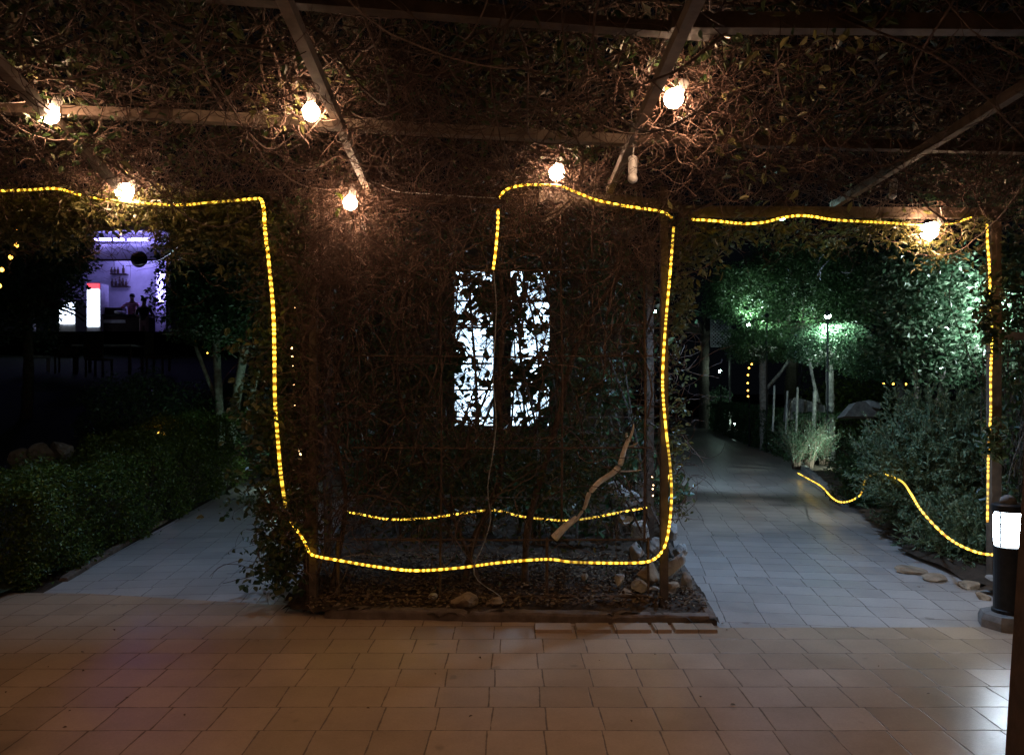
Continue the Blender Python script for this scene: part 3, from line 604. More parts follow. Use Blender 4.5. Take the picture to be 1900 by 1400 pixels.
    C = np.concatenate([P(RNG.normal(1838, 8), RNG.choice([RNG.uniform(500, 665), RNG.uniform(775, 850)]), 5.9)+RNG.normal(0, .035, (9, 3))*[1, .5, 1] for i in range(46)])
    t = thing('ivy', (3.6, 5.9, 0), 'leafy ivy shoot covering parts of the right pergola post', 'ivy'); MB().leaves(C, .06, aspect=1.6).build('leaves', M['leaf'], t, local=t.location)
    C = np.concatenate([P(RNG.uniform(1700, 2000), RNG.uniform(285, 385), RNG.uniform(5.9, 7.))+RNG.normal(0, .08, (20, 3)) for i in range(120)])
    t = thing('hanging_vine', (4.4, 6.3, 2.9), 'dark bushy leaf mass on the roof corner above the right bulb', 'vine')
    MB().leaves(C, .06).build('leaves', M['dark_leaf'], t, local=t.location)
fringe()

# ------------------------------------------------------------------ stones
def rock(c, s, label, m='rock', grp='stones of the caged flower bed', seed=None):
    import bmesh
    bm = bmesh.new(); bmesh.ops.create_icosphere(bm, subdivisions=3, radius=1)
    rr = random.Random(seed if seed is not None else str(label)); planes = [(Vector((rr.gauss(0, 1), rr.gauss(0, 1), rr.gauss(0, 1))).normalized(), rr.uniform(.42, .8)) for _ in range(9)]
    for v in bm.verts:
        for n, dd in planes:
            k_ = v.co.dot(n)
            if k_ > dd: v.co -= n*(k_-dd)*.92
        v.co += Vector((rr.gauss(0, .022), rr.gauss(0, .022), rr.gauss(0, .022)))
        v.co.x *= s[0]; v.co.y *= s[1]; v.co.z *= s[2]
    me = bpy.data.meshes.new('rock'); bm.to_mesh(me); bm.free(); me.materials.append(M[m])
    o = bpy.data.objects.new('rock', me); col.objects.link(o); o.location = [float(q) for q in c]; o.rotation_euler = (rr.uniform(-.2, .2), rr.uniform(-.2, .2), rr.uniform(0, 3))
    return tag(o, label, 'stone', grp)
def gr(px, py, d, w_, h_, label, m='rock'):
    c = P(px, py, d); k_ = d/F/2; return rock(c, (w_*k_*1.15, w_*k_*.9, h_*k_*1.15), label, m)
gr(868, 1112, 5.22, 66, 30, 'broad brown rock lying on the kerb below the middle of the cage', 'rock_warm')
gr(920, 1116, 5.2, 42, 16, 'flat grey-brown stone touching the broad rock on the kerb', 'rock_warm')
gr(1150, 1075, 5.5, 27, 28, 'pale upright stone left of the right cage post')
gr(1186, 1087, 5.45, 32, 22, 'pale tilted flat stone beside the upright stone')
gr(1160, 1103, 5.42, 40, 26, 'brown stone half buried below the pale upright stone', 'rock_warm')
gr(1178, 1022, 6.0, 34, 32, 'pale pink stone on the heap behind the rope light')
gr(1215, 1015, 6.3, 30, 34, 'grey stone on the heap between the right cage posts')
gr(1252, 1050, 5.75, 40, 52, 'tall pale stone leaning on the right edge of the bed')
gr(1245, 1090, 5.5, 30, 30, 'dark stone at the foot of the leaning stone', 'rock_warm')
gr(1274, 1083, 5.6, 22, 44, 'slim pale stone at the outer corner by the path')
gr(1206, 1060, 5.7, 46, 40, 'large ochre stone behind the right cage post', 'rock_warm')
gr(1210, 1092, 5.42, 28, 10, 'thin white stone chip beside the right cage post')
gr(1262, 1022, 6.2, 34, 40, 'grey stone high on the right edge of the bed')
gr(1246, 985, 6.6, 34, 30, 'shaded grey stone behind the rope light strands')
gr(1190, 985, 6.7, 44, 36, 'grey blue stone at the back post of the cage')
gr(1160, 965, 6.9, 36, 30, 'small grey stone left of the back post')
gr(1170, 925, 7.2, 60, 34, 'wide pale blue stone behind the cage, under the bleached branch')
gr(1140, 905, 7.3, 34, 26, 'small pale blue stone left of the wide one')
gr(1195, 905, 7.3, 34, 34, 'round pale blue stone right of the wide one')
gr(973, 1068, 5.7, 18, 18, 'small tan stone in the middle of the bed', 'rock_warm')
gr(1085, 1070, 5.7, 16, 14, 'small brown stone halfway to the pale stones', 'rock_warm')
gr(803, 1105, 5.35, 18, 12, 'tiny grey stone at the foot of a short bar')
gr(578, 1128, 5.2, 14, 10, 'pebble beside the left cage post', 'rock_warm')
g2 = 'stones along the right verge'
for i, (px, py, w_, h_, lab, mm) in enumerate([(1690, 1062, 60, 16, 'flat orange lit stone at the verge, farthest of its row', 'rock_warm'), (1735, 1075, 50, 16, 'flat orange stone second in the verge row', 'rock_warm'), (1800, 1090, 56, 20, 'brown flat stone before the right pergola post', 'rock_warm'), (1822, 1110, 30, 18, 'small broken stone nearest the bollard', 'rock_warm'), (1840, 1080, 24, 30, 'pale stone leaning on the right pergola post', 'rock'), (1760, 1052, 40, 24, 'dark stone under the feathery bush', 'rock_warm')]):
    c = G(px, py); k_ = c[1]/F/2; rock(c+[0, 0, .015], (w_*k_, w_*k_, h_*k_), lab, mm, g2)
for i, (px, py, w_, lab) in enumerate([(45, 850, 50, 'grey rock at the left picture edge behind the hedge'), (80, 840, 50, 'grey rock in the middle of the pile behind the hedge'), (112, 835, 44, 'grey rock at the right of the pile behind the hedge')]):
    c = P(px, py, 8.6); rock(c, (w_*.0032, .16, .12), lab, 'grey', 'rocks piled behind the left hedge')
rock(P(1608, 765, 13), (.32, .3, .2), 'pointed grey boulder beyond the feathery bush', 'rock', 'boulders in the right garden')
rock(P(1745, 745, 9.5), (.1, .1, .1), 'small grey boulder above the feathery bush', 'rock', 'boulders in the right garden')
# leaf litter on the bed
C = np.stack([RNG.uniform(-1.35, 1.3, 6000), RNG.uniform(5.12, 6.7, 6000), RNG.uniform(.06, .1, 6000)], 1)
o = MB().leaves(C, .035, up=3, aspect=1.6, D=RNG.normal(size=(6000, 3))*[1, 1, .15]).build('leaf_litter', island_mat('dry_leaf', [(.06, .035, .02), (.13, .08, .05), (.22, .16, .1)], .8, .2)); o['kind'] = 'stuff'; o['label'] = 'dry brown leaf litter on the soil of the caged bed'; o['category'] = 'leaf litter'
C = np.stack([RNG.uniform(-2.5, 3., 26), RNG.uniform(3.3, 5.0, 26), np.full(26, .006)], 1)
o = MB().leaves(C, .022, up=4, aspect=1.8, D=RNG.normal(size=(26, 3))*[1, 1, .02]).build('fallen_leaves', bpy.data.materials['dry_leaf']); o['kind'] = 'stuff'; o['label'] = 'a few tiny dry leaves scattered on the patio tiles'; o['category'] = 'fallen leaves'
# bleached branch
def soft_path(pts, step=.02, w=7):
    pts = np.asarray(pts, float); d = np.concatenate([[0], np.cumsum(np.linalg.norm(np.diff(pts, axis=0), axis=1))]); q = np.linspace(0, d[-1], int(d[-1]/step)+2)
    C = np.stack([np.interp(q, d, pts[:, i]) for i in range(3)], 1); Pd = np.vstack([np.tile(C[0], (w, 1)), C, np.tile(C[-1], (w, 1))])
    return np.stack([np.convolve(Pd[:, i], np.ones(2*w+1)/(2*w+1), 'valid') for i in range(3)], 1)
def branch():
    pts = [P(*q) for q in ((1068, 965, 5.3), (1086, 940, 5.28), (1092, 916, 5.26), (1112, 893, 5.28), (1138, 877, 5.3), (1151, 862, 5.3), (1157, 838, 5.32), (1167, 812, 5.34))]
    t = thing('dead_branch', pts[0], 'bleached forked dead branch leaning inside the lower right of the cage', 'branch'); L = t.location
    C = soft_path(pts, .02, 1); r = np.interp(np.arange(len(C)), [0, len(C)*.3, len(C)*.7, len(C)-1], [.008, .017, .02, .013])
    MB().tubes(C, r[None], 8).build('limb', M['bleached'], t, smooth=True, local=L)
    for q, r0 in (([(1166, 820, 5.4), (1174, 800, 5.38), (1176, 785, 5.36)], .012), ([(1160, 832, 5.4), (1176, 826, 5.36), (1184, 820, 5.34)], .012), ([(1150, 874, 5.38), (1172, 874, 5.36), (1192, 871, 5.34)], .008), ([(1164, 812, 5.4), (1160, 806, 5.4), (1165, 803, 5.38)], .012)):
        C = soft_path([P(*a) for a in q], .01, 2); MB().tubes(C, np.linspace(r0, r0*.4, len(C))[None], 6).build('fork', M['bleached'], t, smooth=True, local=L)
    C = smooth_path([P(1070, 960, 5.35), P(1050, 975, 5.33), P(1028, 998, 5.33)], .02); MB().tubes(C, np.linspace(.02, .03, len(C))[None], 7).build('lower_limb', M['bleached'], t, smooth=True, local=L)
branch()
# electric cable from beam end to the arch
C = smooth_path([P(*q) for q in ((690, 338, 5.3), (705, 342, 5.3), (735, 355, 5.28), (800, 360, 5.26), (870, 365, 5.25), (925, 368, 5.24))]); tag(MB().tubes(C, .004, 5).build('cable', M['white']), 'thin white cable from the second beam end to the cage arch', 'cable')

# ------------------------------------------------------------------ plants
def blob_leaves(c, rad, n, size, shell=.55, power=2., clumps=0, zmin=None, gap=0.):
    c = np.asarray(c, float); rad = np.asarray(rad, float)
    D = RNG.normal(size=(n, 3)); D /= (np.sum(np.abs(D)**power, 1)**(1/power))[:, None]
    r = (shell+(1-shell)*RNG.random(n))[:, None]
    r = r*(1+.10*np.sin(D[:, :1]*7+D[:, 1:2]*5+c[0])+.08*np.sin(D[:, 2:]*9+D[:, :1]*4+c[1]))
    Pn = c+D*rad*r
    if gap:
        f = np.sin(Pn[:, 0]*9/rad[0]*.5+c[0])*np.sin(Pn[:, 1]*7+c[1])*np.sin(Pn[:, 2]*11/rad[2]*.4+c[2]); Pn = Pn[f < 1-gap+RNG.normal(0, .2, len(Pn))]
    if zmin is not None: Pn = Pn[Pn[:, 2] > zmin]
    return Pn
def hedge():
    t = thing('hedge', (-4.2, 5.7, 0), 'long clipped green hedge along the left edge of the left path', 'hedge'); L = t.location
    n = 52000; s = RNG.random(n); y = 5.75+s**1.25*8.5; x0 = -3.55-(y-5.8)*.085; h = .74+.035*(y-5.7)+.06*np.sin(y*2.3)
    wd = 1.1+.2*np.sin(y*1.3); u = RNG.random(n); face = RNG.random(n)
    side = face < .55
    x = np.where(side, x0-RNG.random(n)**2*.12, x0-u*wd); z = np.where(side, u*h, h-RNG.random(n)**2*.12)
    rnd = np.minimum(1, (x0-x)/.25); z = np.where(~side, z-.1*(1-rnd)**2, z)
    x = x-np.where(side, .12*np.clip((z/h-.7)/.3, 0, 1)**2, 0)
    x += .05*np.sin(y*5+z*6)+.03*np.sin(y*13); z += .04*np.sin(x*8+y*6)
    A = np.stack([x, y, np.clip(z, .02, None)+np.clip((y-7.5)*.02, 0, None)], 1)+np.abs(RNG.normal(0, .05, (n, 3)))*(RNG.random((n, 1)) < .3)*[1, -.5, 1]
    n = 15000; u = RNG.random(n); v = RNG.random(n); B = np.stack([-3.55-u*3.5, 5.75+.08*RNG.random(n)+.05*np.sin(u*30), v*.76], 1)
    MB().leaves(np.vstack([A, B]), .034, rich=False, aspect=1.7).build('foliage', M['hedge'], t, local=L)
    N = 500; S = np.stack([-3.75-RNG.random(N)*.7-(np.linspace(0, 1, N))*.6, 5.95+np.linspace(0, 1, N)*7.5, np.zeros(N)], 1)
    W = walks(N, 7, S, RNG.normal(size=(N, 3))*.3+[0, 0, 1], .09, .2); MB().tubes(W, taper(N, 7, .008), 4).build('stems', M['bark_dark'], t, local=L)
hedge()
def shrub(c, rad, n, size, m, label, name='garden_shrub', cat='shrub', aspect=1.9, power=2.2, rich=False, group=None, shell=.5, D=None, gap=0):
    base = (c[0], c[1], max(0, c[2]-rad[2])); t = thing(name, base, label, cat, group); L = t.location
    C = blob_leaves(c, rad, n, size, shell, power, zmin=.02, gap=gap)
    MB().leaves(C, size, aspect=aspect, rich=rich).build('foliage', M[m], t, local=L)
    N = 24; S = np.tile(np.array([c[0], c[1], max(0., base[2])]), (N, 1))+RNG.normal(0, .04, (N, 3))*[1, 1, 0]
    W = walks(N, 9, S, RNG.normal(size=(N, 3))*.45+[0, 0, 1], rad[2]*.18, .15); MB().tubes(W, taper(N, 9, .012), 5).build('stems', M['bark_dark'], t, local=L)
    return t
def tree(c, rad, n, size, m, label, trunk, name='garden_tree', bark='bark', aspect=1.9, power=2., shell=.35, gap=0., group=None, extra=(), zcut=None):
    """trunk: list of (base, top, r0, r1)"""
    b0 = trunk[0][0]; t = thing(name, b0, label, 'tree', group); L = t.location
    Cs = [blob_leaves(c, rad, n, size, shell, power, gap=gap)]
    for (c2, r2, n2) in extra: Cs.append(blob_leaves(c2, r2, n2, size, shell, power, gap=gap))
    Cs = np.concatenate(Cs); Cs = Cs if zcut is None else Cs[Cs[:, 2] > zcut+.06*np.sin(Cs[:, 0]*5)]
    MB().leaves(Cs, size, aspect=aspect, rich=False).build('crown', M[m], t, local=L)
    for a, b, r0, r1 in trunk:
        a = np.asarray(a, float); b = np.asarray(b, float); mid = (a+b)/2+RNG.normal(0, .05, 3)
        C = smooth_path([a, mid, b], .08); MB().tubes(C, np.linspace(r0, r1, len(C))[None]*(1+.06*np.sin(np.arange(len(C))*1.3)), 9).build('trunk', M[bark], t, smooth=True, local=L)
    N = 26; S = np.tile(np.asarray(trunk[0][1], float), (N, 1)); dd = RNG.normal(size=(N, 3))*rad; dd[:, 2] = np.abs(dd[:, 2])*.8
    W = walks(N, 8, S, dd, np.min(rad)/9, .15); MB().tubes(W, taper(N, 8, trunk[0][3]*.45), 5).build('limbs', M[bark], t, local=L)
    return t
# left garden
shrub((-5.9, 12.5, 1.0), (1.05, 1.0, .78), 9000, .055, 'dark_leaf', 'dark rounded shrub behind the middle of the left hedge')
tree((-4.7, 12.6, 3.05), (1.08, 1.1, 1.05), 14000, .075, 'dark_leaf', 'round dark tree with pale split trunks behind the left hedge', [((-4.75, 12.8, .6), (-4.85, 12.8, 2.3), .07, .06), ((-4.6, 12.8, .6), (-4.35, 12.8, 2.3), .09, .06), ((-4.5, 12.9, .6), (-4.1, 12.9, 2.2), .05, .04), ((-4.6, 12.8, .8), (-5.15, 12.7, 2.2), .04, .03)], gap=.1)
tree((-9.05, 14, 3.5), (1.3, 1.3, 1.35), 17000, .085, 'glossy_leaf', 'tall dark leafy tree at the left edge in front of the bar', [((-8.7, 14, .9), (-8.7, 14, 3.0), .1, .07)], bark='bark_dark', gap=.12, extra=(((-10.3, 14, 3.6), (1.2, 1.2, 1.3), 8000), ((-7.85, 14, 4.0), (.38, .5, .8), 3500)))
shrub((-3.7, 11.3, .85), (.3, .3, .42), 1500, .06, 'glossy_leaf', 'small bright green shrub right of the pale split trunks')
tree((-9.2, 8, 1.2), (.8, .8, .8), 3500, .06, 'leaf', 'low leafy bush at the far left edge above the hedge', [((-9.2, 8, 0), (-9.2, 8, .9), .05, .04)], bark='bark_dark')
# right garden
tree((6.55, 16, 2.38), (.82, .8, .42), 13000, .06, 'glossy_leaf', 'low clipped parasol tree with white lit trunk in the right garden', [((6.53, 16, 0), (6.5, 16, 2.1), .10, .075), ((6.5, 15.95, .6), (6.05, 15.9, 2.1), .04, .03)], power=2.8, shell=.6)
tree((6.15, 19, 2.6), (.95, .9, .48), 11000, .065, 'dark_leaf', 'wider clipped tree with grey trunk left of the lit parasol tree', [((6.15, 19, 0), (6.1, 19, 2.3), .12, .09), ((6.1, 19, 1.4), (6.75, 19, 2.2), .05, .035)], power=3, shell=.6)
tree((8.6, 22.6, 4.2), (2.1, 1.8, 1.6), 36000, .085, 'dark_leaf', 'huge dark domed tree rising behind the clipped trees', [((8.2, 23, 0), (8.3, 23, 3.0), .22, .16)], power=2.6, shell=.6, bark='bark_dark', extra=(((6.35, 21.1, 3.98), (1.15, 1.2, .85), 13000),), zcut=3.3)
tree((4.55, 30, 3.2), (1.1, 1., 1.6), 6000, .1, 'dark_leaf', 'dark far tree with grey trunk at the left end of the right path', [((7.3, 29.6, 0), (7.3, 29.6, 3.6), .22, .17)], bark='bark_dark', gap=.1)
tree((5.25, 9.6, 2.35), (.95, .9, .85), 9000, .09, 'glossy_leaf', 'glossy leafy tree lit white behind the right pergola post', [((5.5, 9.8, 0), (5.4, 9.8, 1.9), .05, .035), ((5.3, 9.7, 0), (5.0, 9.7, 1.8), .035, .025)], gap=.18, shell=.1, extra=(((4.9, 9.5, 2.95), (.6, .6, .4), 2600), ((6.2, 10, 2.2), (.7, .7, 1.), 4200)))
shrub((6.4, 9.4, .95), (.8, .7, .95), 5200, .075, 'glossy_leaf', 'glossy leafy shrub behind the bollard lamp at the right edge', gap=.2)
tree((7.0, 14, 1.95), (1.15, 1, .33), 7000, .06, 'dark_leaf', 'flat black canopy of a low tree in the right garden', [((6.95, 14, 0), (6.95, 14, 1.8), .09, .07), ((7.5, 14, 0), (7.45, 14, 1.8), .05, .04), ((7.9, 14.1, 0), (7.8, 14.1, 1.8), .04, .03)], bark='bark_dark', power=3)
shrub((8.6, 19.5, .9), (1.6, .6, .9), 5000, .09, 'hedge', 'yellow green lit shrub seen under the flat black canopy')
shrub((4.75, 9.9, .42), (.68, .8, .6), 17000, .045, 'dark_leaf', 'dark rounded shrub on the right verge under the curled rope light')
def feather(c, R_, n, label, m='needle', lean=.7, h=1.2, group=None):
    t = thing('feathery_bush', c, label, 'bush', group); L = t.location; c = np.asarray(c, float)
    az = RNG.uniform(0, 2*math.pi, n); rr = RNG.random(n)**.6
    S = c+np.stack([np.cos(az)*rr*R_*.35, np.sin(az)*rr*R_*.35, np.full(n, .02)], 1)
    D0 = np.stack([np.cos(az)*rr*lean, np.sin(az)*rr*lean, np.ones(n)], 1)
    W = walks(n, 11, S, D0, h/10*RNG.uniform(.6, 1.1, n), .12)
    MB().tubes(W, taper(n, 11, .0035), 3).build('stems', M['twig_dark'], t, local=L)
    A = []; Dn = []
    for k in range(3, 11):
        for q in range(6):
            f = RNG.random((n, 1)); p = W[:, k-1]*(1-f)+W[:, k]*f; A.append(p); d = W[:, k]-W[:, k-1]; d = d/np.linalg.norm(d, axis=1, keepdims=True); Dn.append(d*.9+RNG.normal(0, .55, (n, 3)))
    MB().leaves(np.concatenate(A), .042, aspect=5, rich=False, D=np.concatenate(Dn)).build('needles', M[m], t, local=L)
def needle_bush(c, rad, n, label):
    base = (c[0], c[1], 0); t = thing('feathery_bush', base, label, 'bush'); L = t.location; c = np.array(c); rad = np.array(rad)
    m = int(n/26); S = blob_leaves(c, rad, m, .1, .25, 2., zmin=.05); m = len(S)
    Dm = (S-c)/rad+[0, -.2, .7]+RNG.normal(0, .35, (m, 3)); W = walks(m, 8, S, Dm, .026, .12)
    MB().tubes(W, taper(m, 8, .0022), 3).build('sprigs', M['twig_dark'], t, local=L)
    A = []; Dn = []
    for k in range(1, 8):
        for q in range(4):
            f = RNG.random((m, 1)); A.append(W[:, k-1]*(1-f)+W[:, k]*f); d = W[:, k]-W[:, k-1]; d = d/np.linalg.norm(d, axis=1, keepdims=True); Dn.append(d*.8+RNG.normal(0, .5, (m, 3)))
    MB().leaves(np.concatenate(A), .05, aspect=3.2, rich=False, D=np.concatenate(Dn)).build('needles', M['needle'], t, local=L)
    N = 40; B = np.tile([c[0], c[1], .02], (N, 1)); D0 = (RNG.normal(size=(N, 3))*rad*.6+[0, 0, rad[2]])
    W = walks(N, 9, B, D0, rad[2]*.16, .1); MB().tubes(W, taper(N, 9, .008), 5).build('stems', M['bark_dark'], t, local=L)
needle_bush((4.25, 7.7, .68), (.72, .8, .72), 62000, 'big feathery grey green bush leaning over the right verge')
needle_bush((5.15, 8.2, .7), (.6, .6, .8), 34000, 'second feathery bush behind the right pergola post')
needle_bush((4.0, 6.75, .22), (.42, .5, .3), 16000, 'low dark feathery bush at the foot of the verge')
for i, (x, y, h_, lab) in enumerate([(5.2, 14.3, .95, 'brightly lit upright rosemary at the verge, left one'), (5.48, 14.4, 1.05, 'brightly lit upright rosemary at the verge, middle one'), (5.95, 14.9, .95, 'dimmer upright rosemary at the white lit trunk')]):
    feather((x, y, 0), .2, 120, lab, 'glossy_leaf', .1, h_*.9, 'rosemary plants in the right garden')
def low_hedge():
    t = thing('hedge', (6.4, 17, 0), 'dark low hedge running along the right edge of the right path', 'hedge'); L = t.location
    n = 30000; s = RNG.random(n); y = 15.2+s*14; x0 = 5.6+(y-15.5)*.125; u = RNG.random(n); side = RNG.random(n) < .5; h = .95+.07*np.sin(y*1.7)
    x = np.where(side, x0+RNG.random(n)**2*.15, x0+u*1.1); z = np.where(side, u*h, h-RNG.random(n)**2*.12)
    x += .05*np.sin(y*5+z*5)
    MB().leaves(np.stack([x, y, z], 1), .06, rich=False).build('foliage', M['dark_leaf'], t, local=L)
    MB().tubes(walks(60, 6, np.stack([6.1+np.linspace(0, 2.4, 60), 15.6+np.linspace(0, 13, 60), np.zeros(60)], 1), RNG.normal(size=(60, 3))*.2+[0, 0, 1], .14, .1), taper(60, 6, .012), 4).build('stems', M['bark_dark'], t, local=L)
low_hedge()
shrub((7.9, 30, .85), (.55, .5, .7), 3500, .09, 'glossy_leaf', 'small bright rounded shrub at the far end of the right path')
# dark tree belt closing the view
bt = 'dark trees closing the garden'
for i, (x, y, z, rx, rz, lab) in enumerate([(-1.5, 27, 3.2, 2.6, 3.2, 'dark far tree behind the kiosk'), (3.2, 36, 3.4, 2.4, 3.4, 'dark far tree left of the right path end'), (13.5, 30, 4, 3.2, 3.6, 'dark far tree behind the flat canopy'), (13.8, 19, 3.4, 2.2, 2.8, 'dark tree far right behind the glossy tree'), (-4.4, 24, 4.2, 2.1, 3.0, 'dark far tree right of the bar')]):
    tree((x, y, z), (rx, rx*.8, rz), 9000, .16, 'dark_leaf', lab, [((x, y, 0), (x, y, z), .2, .14)], bark='bark_dark', group=bt, shell=.5)
# stakes and covers
for px, y0, y1, r, lab in ((1436, 715, 775, .02, 'thin grey stake leftmost of the four'), (1460, 725, 780, .02, 'brown stake second from the left'), (1479, 718, 785, .022, 'pale stake third from the left'), (1511, 725, 800, .035, 'thick pale stake nearest the white lit trunk')):
    a = P(px-2, y1+25, 15.1); b = P(px+1, y0, 15.1); tag(MB().tubes(np.array([a, (a+b)/2, b]), r, 8).build('garden_stake', M['bark']), lab, 'stake', 'garden stakes by the rosemary')
def cover(pts, d, label):
    V = [P(x, y, d+dz) for x, y, dz in pts]; n = len(V)//2
    V2 = V+[v+np.array([.02, .35, -.05]) for v in V]; f = []
    top = list(range(len(V))); k = len(V)
    f4 = [(i, (i+1) % k, (i+1) % k+k, i+k) for i in range(k)]
    tag(MB().add(V2, [[tuple(top)[::-1]], [tuple(q+k for q in top)], f4]).build('garden_sheet', M['grey']), label, 'cover', 'grey sheets over beds')
cover([(1465, 748, 0), (1474, 737, 0), (1482, 738, 0), (1530, 752, .1), (1534, 775, .1), (1462, 778, 0)], 15.8, 'grey sheet draped over a frame behind the stakes')
cover([(1566, 772, 0), (1590, 745, 0), (1606, 744, 0), (1634, 772, 0)], 12.5, 'small pointed grey sheet beyond the round shrub')
# white lattice
def lattice():
    c = P(1337, 615, 29); t = thing('lattice_panel', c, 'small white diamond lattice panel far behind the right path', 'lattice'); b = MB(); w_, h_ = .36, .55
    for s in (-1, 1):
        for k in np.arange(-8, 9):
            o_ = k*.13; pts = []
            for tt in np.linspace(-2, 2, 81):
                x = tt; z = s*tt+o_
                if abs(x) < w_ and abs(z) < h_: pts.append((x, z))
            if len(pts) > 1: b.bar((pts[0][0], .01*s, pts[0][1]), (pts[-1][0], .01*s, pts[-1][1]), .02, .035)
    b.build('slats', M['whitewall'], t); f = MB()
    for a, e in (((-w_, 0, -h_), (w_, 0, -h_)), ((-w_, 0, h_), (w_, 0, h_)), ((-w_, 0, -h_), (-w_, 0, h_)), ((w_, 0, -h_), (w_, 0, h_))): f.bar(a, e, .045, .045)
    f.build('frame', M['whitewall'], t); MB().bar((w_, 0.05, -h_), (w_, 0.05, -c[2]), .06, .06).build('post', M['grey'], t)
lattice()

# ------------------------------------------------------------------ lamps in the garden
def bollard(p, label, s=1., rz=0):
    t = thing('bollard_lamp', p, label, 'bollard lamp', 'bollard lamps beside the paths'); r = .083*s
    MB().lathe([(.17*s, 0), (.17*s, .05), (.155*s, .085), (.105*s, .09)], (0, 0, 0), 8).build('base_block', M['grey'], t)
    MB().lathe([(r*1.12, .091), (r*1.12, .11), (r, .115), (r, .505), (r*.9, .51)], (0, 0, 0), 28).build('column', M['black'], t, smooth=False)
    MB().lathe([(r*.93, .512), (r*.97, .56), (r*.97, .70), (r*.8, .722)], (0, 0, 0), 28).build('lamp_glass', M['lamp_white'], t, smooth=False)
    for zz in (.60, .65, .69): MB().lathe([(r*.96, zz-.003), (r*1.03, zz), (r*.96, zz+.003)], (0, 0, 0), 28).build('louvre_ring', M['grey'], t)
    for aa in range(4): MB().lathe([(.006, .51), (.006, .726)], (r*1.0*math.cos(aa*1.57+.5), r*1.0*math.sin(aa*1.57+.5), 0), 6).build('cage_rod', M['black'], t)
    MB().lathe([(r*1.1, .724), (r*1.14, .73), (r*1.14, .765), (r*.9, .775)], (0, 0, 0), 28).build('cap', M['black'], t, smooth=False)
    MB().lathe([(r*.6, .776), (r*.5, .81), (r*.15, .828)], (0, 0, 0), 20).build('knob', M['grey'], t, smooth=True)
    return t
bollard((3.13, 4.93, 0), 'black bollard lamp with bright white head at the right edge of the patio')
def spot(p, aim, label, energy, ang=70, color=(.70, 1, .88), pole=True, ground=0, lens=True):
    t = thing('garden_spotlight', (p[0], p[1], ground), label, 'spotlight', 'spotlights in the garden'); h = p[2]-ground; d = np.array(aim, float)-np.array(p); d /= np.linalg.norm(d)
    rot = Vector(d).to_track_quat('Z', 'Y').to_matrix()
    if pole: MB().lathe([(.03, 0), (.022, .03), (.02, max(.05, h-.08)), (.012, max(.06, h-.07))], (0, 0, 0), 10).build('pole', M['black'], t)
    MB().lathe([(.025, -.09), (.05, -.05), (.055, 0)], (0, 0, h), 14, np.array(rot)).build('housing', M['black'], t)
    if lens: MB().lathe([(.050, .0), (.058, .03), (.05, .065), (.02, .085)], (0, 0, h), 14, np.array(rot)).build('lens', M['spot_white'], t)
    l = bpy.data.lights.new('spot_beam', 'SPOT'); l.energy = energy; l.color = color; l.spot_size = R(ang); l.spot_blend = .6; l.shadow_soft_size = .05
    lo = bpy.data.objects.new('spot_beam', l); col.objects.link(lo); lo.parent = t; lo.location = Vector((0, 0, h))+Vector(d)*.15; lo.rotation_euler = Vector(d).to_track_quat('-Z', 'Y').to_euler()
spot((6.2, 15.35, 2.95), (6.5, 15.9, 2.3), 'small white spotlight on a pole above the clipped parasol tree', 480, 125)
spot((6.15, 20.25, 3.1), (6.2, 20.45, 3.6), 'spotlight shining on leaves between the clipped and the domed tree', 260, 110)
spot((6.0, 18.4, 3.2), (6.15, 19.2, 2.9), 'spotlight added above the wider clipped tree to light its crown', 90, 150, lens=False)  # extra lamp without a lens, added to brighten the crown top
spot((7.9, 21.3, 3.0), (8.1, 21.6, 3.6), 'spotlight hidden behind the clipped parasol tree', 70, 160)
spot((2.0, 11.2, 2.6), (4.6, 14.5, 0), 'cool spotlight added out of sight behind the cage to light the right path', 210, 110, (.5, .75, 1))  # added lamp, hidden by the cage, that brightens the farther path
spot((7.75, 29.0, 2.1), (7.3, 29.6, 2.6), 'small far lamp lighting the grey trunk at the path end', 4, 120)
spot((5.95, 13.7, .12), (5.4, 14.6, .7), 'low spotlight among the rosemary plants', 110, 130, lens=False)
spot((8.2, 28.7, .15), (7.9, 30, .8), 'low spotlight at the small bright far shrub', 30, 80)
spot((-3.5, 11.6, .2), (-4.2, 12.6, 1.6), 'low green spotlight at the foot of the pale split trunks', 30, 110, (.5, 1, .75), ground=.02)
spot((5.72, 8.55, 2.40), (5.0, 9.5, 2.45), 'white lamp on a pole in the glossy tree behind the right post', 300, 165, (.8, .95, 1))

spot((-2.55, 6.0, 2.93), (-2.75, 6.7, 0), 'added unseen floodlight on the outer side of the header, lighting the left path', 78, 95, (.34, .6, 1), pole=False)  # added lamp behind the header, unseen, casting cool light on the path
spot((2.15, 6.25, 2.93), (2.2, 6.7, 0), 'added unseen floodlight on the outer side of the header, lighting the right path', 225, 130, (.34, .6, 1), pole=False)  # its added counterpart, also unseen, brightening the right path
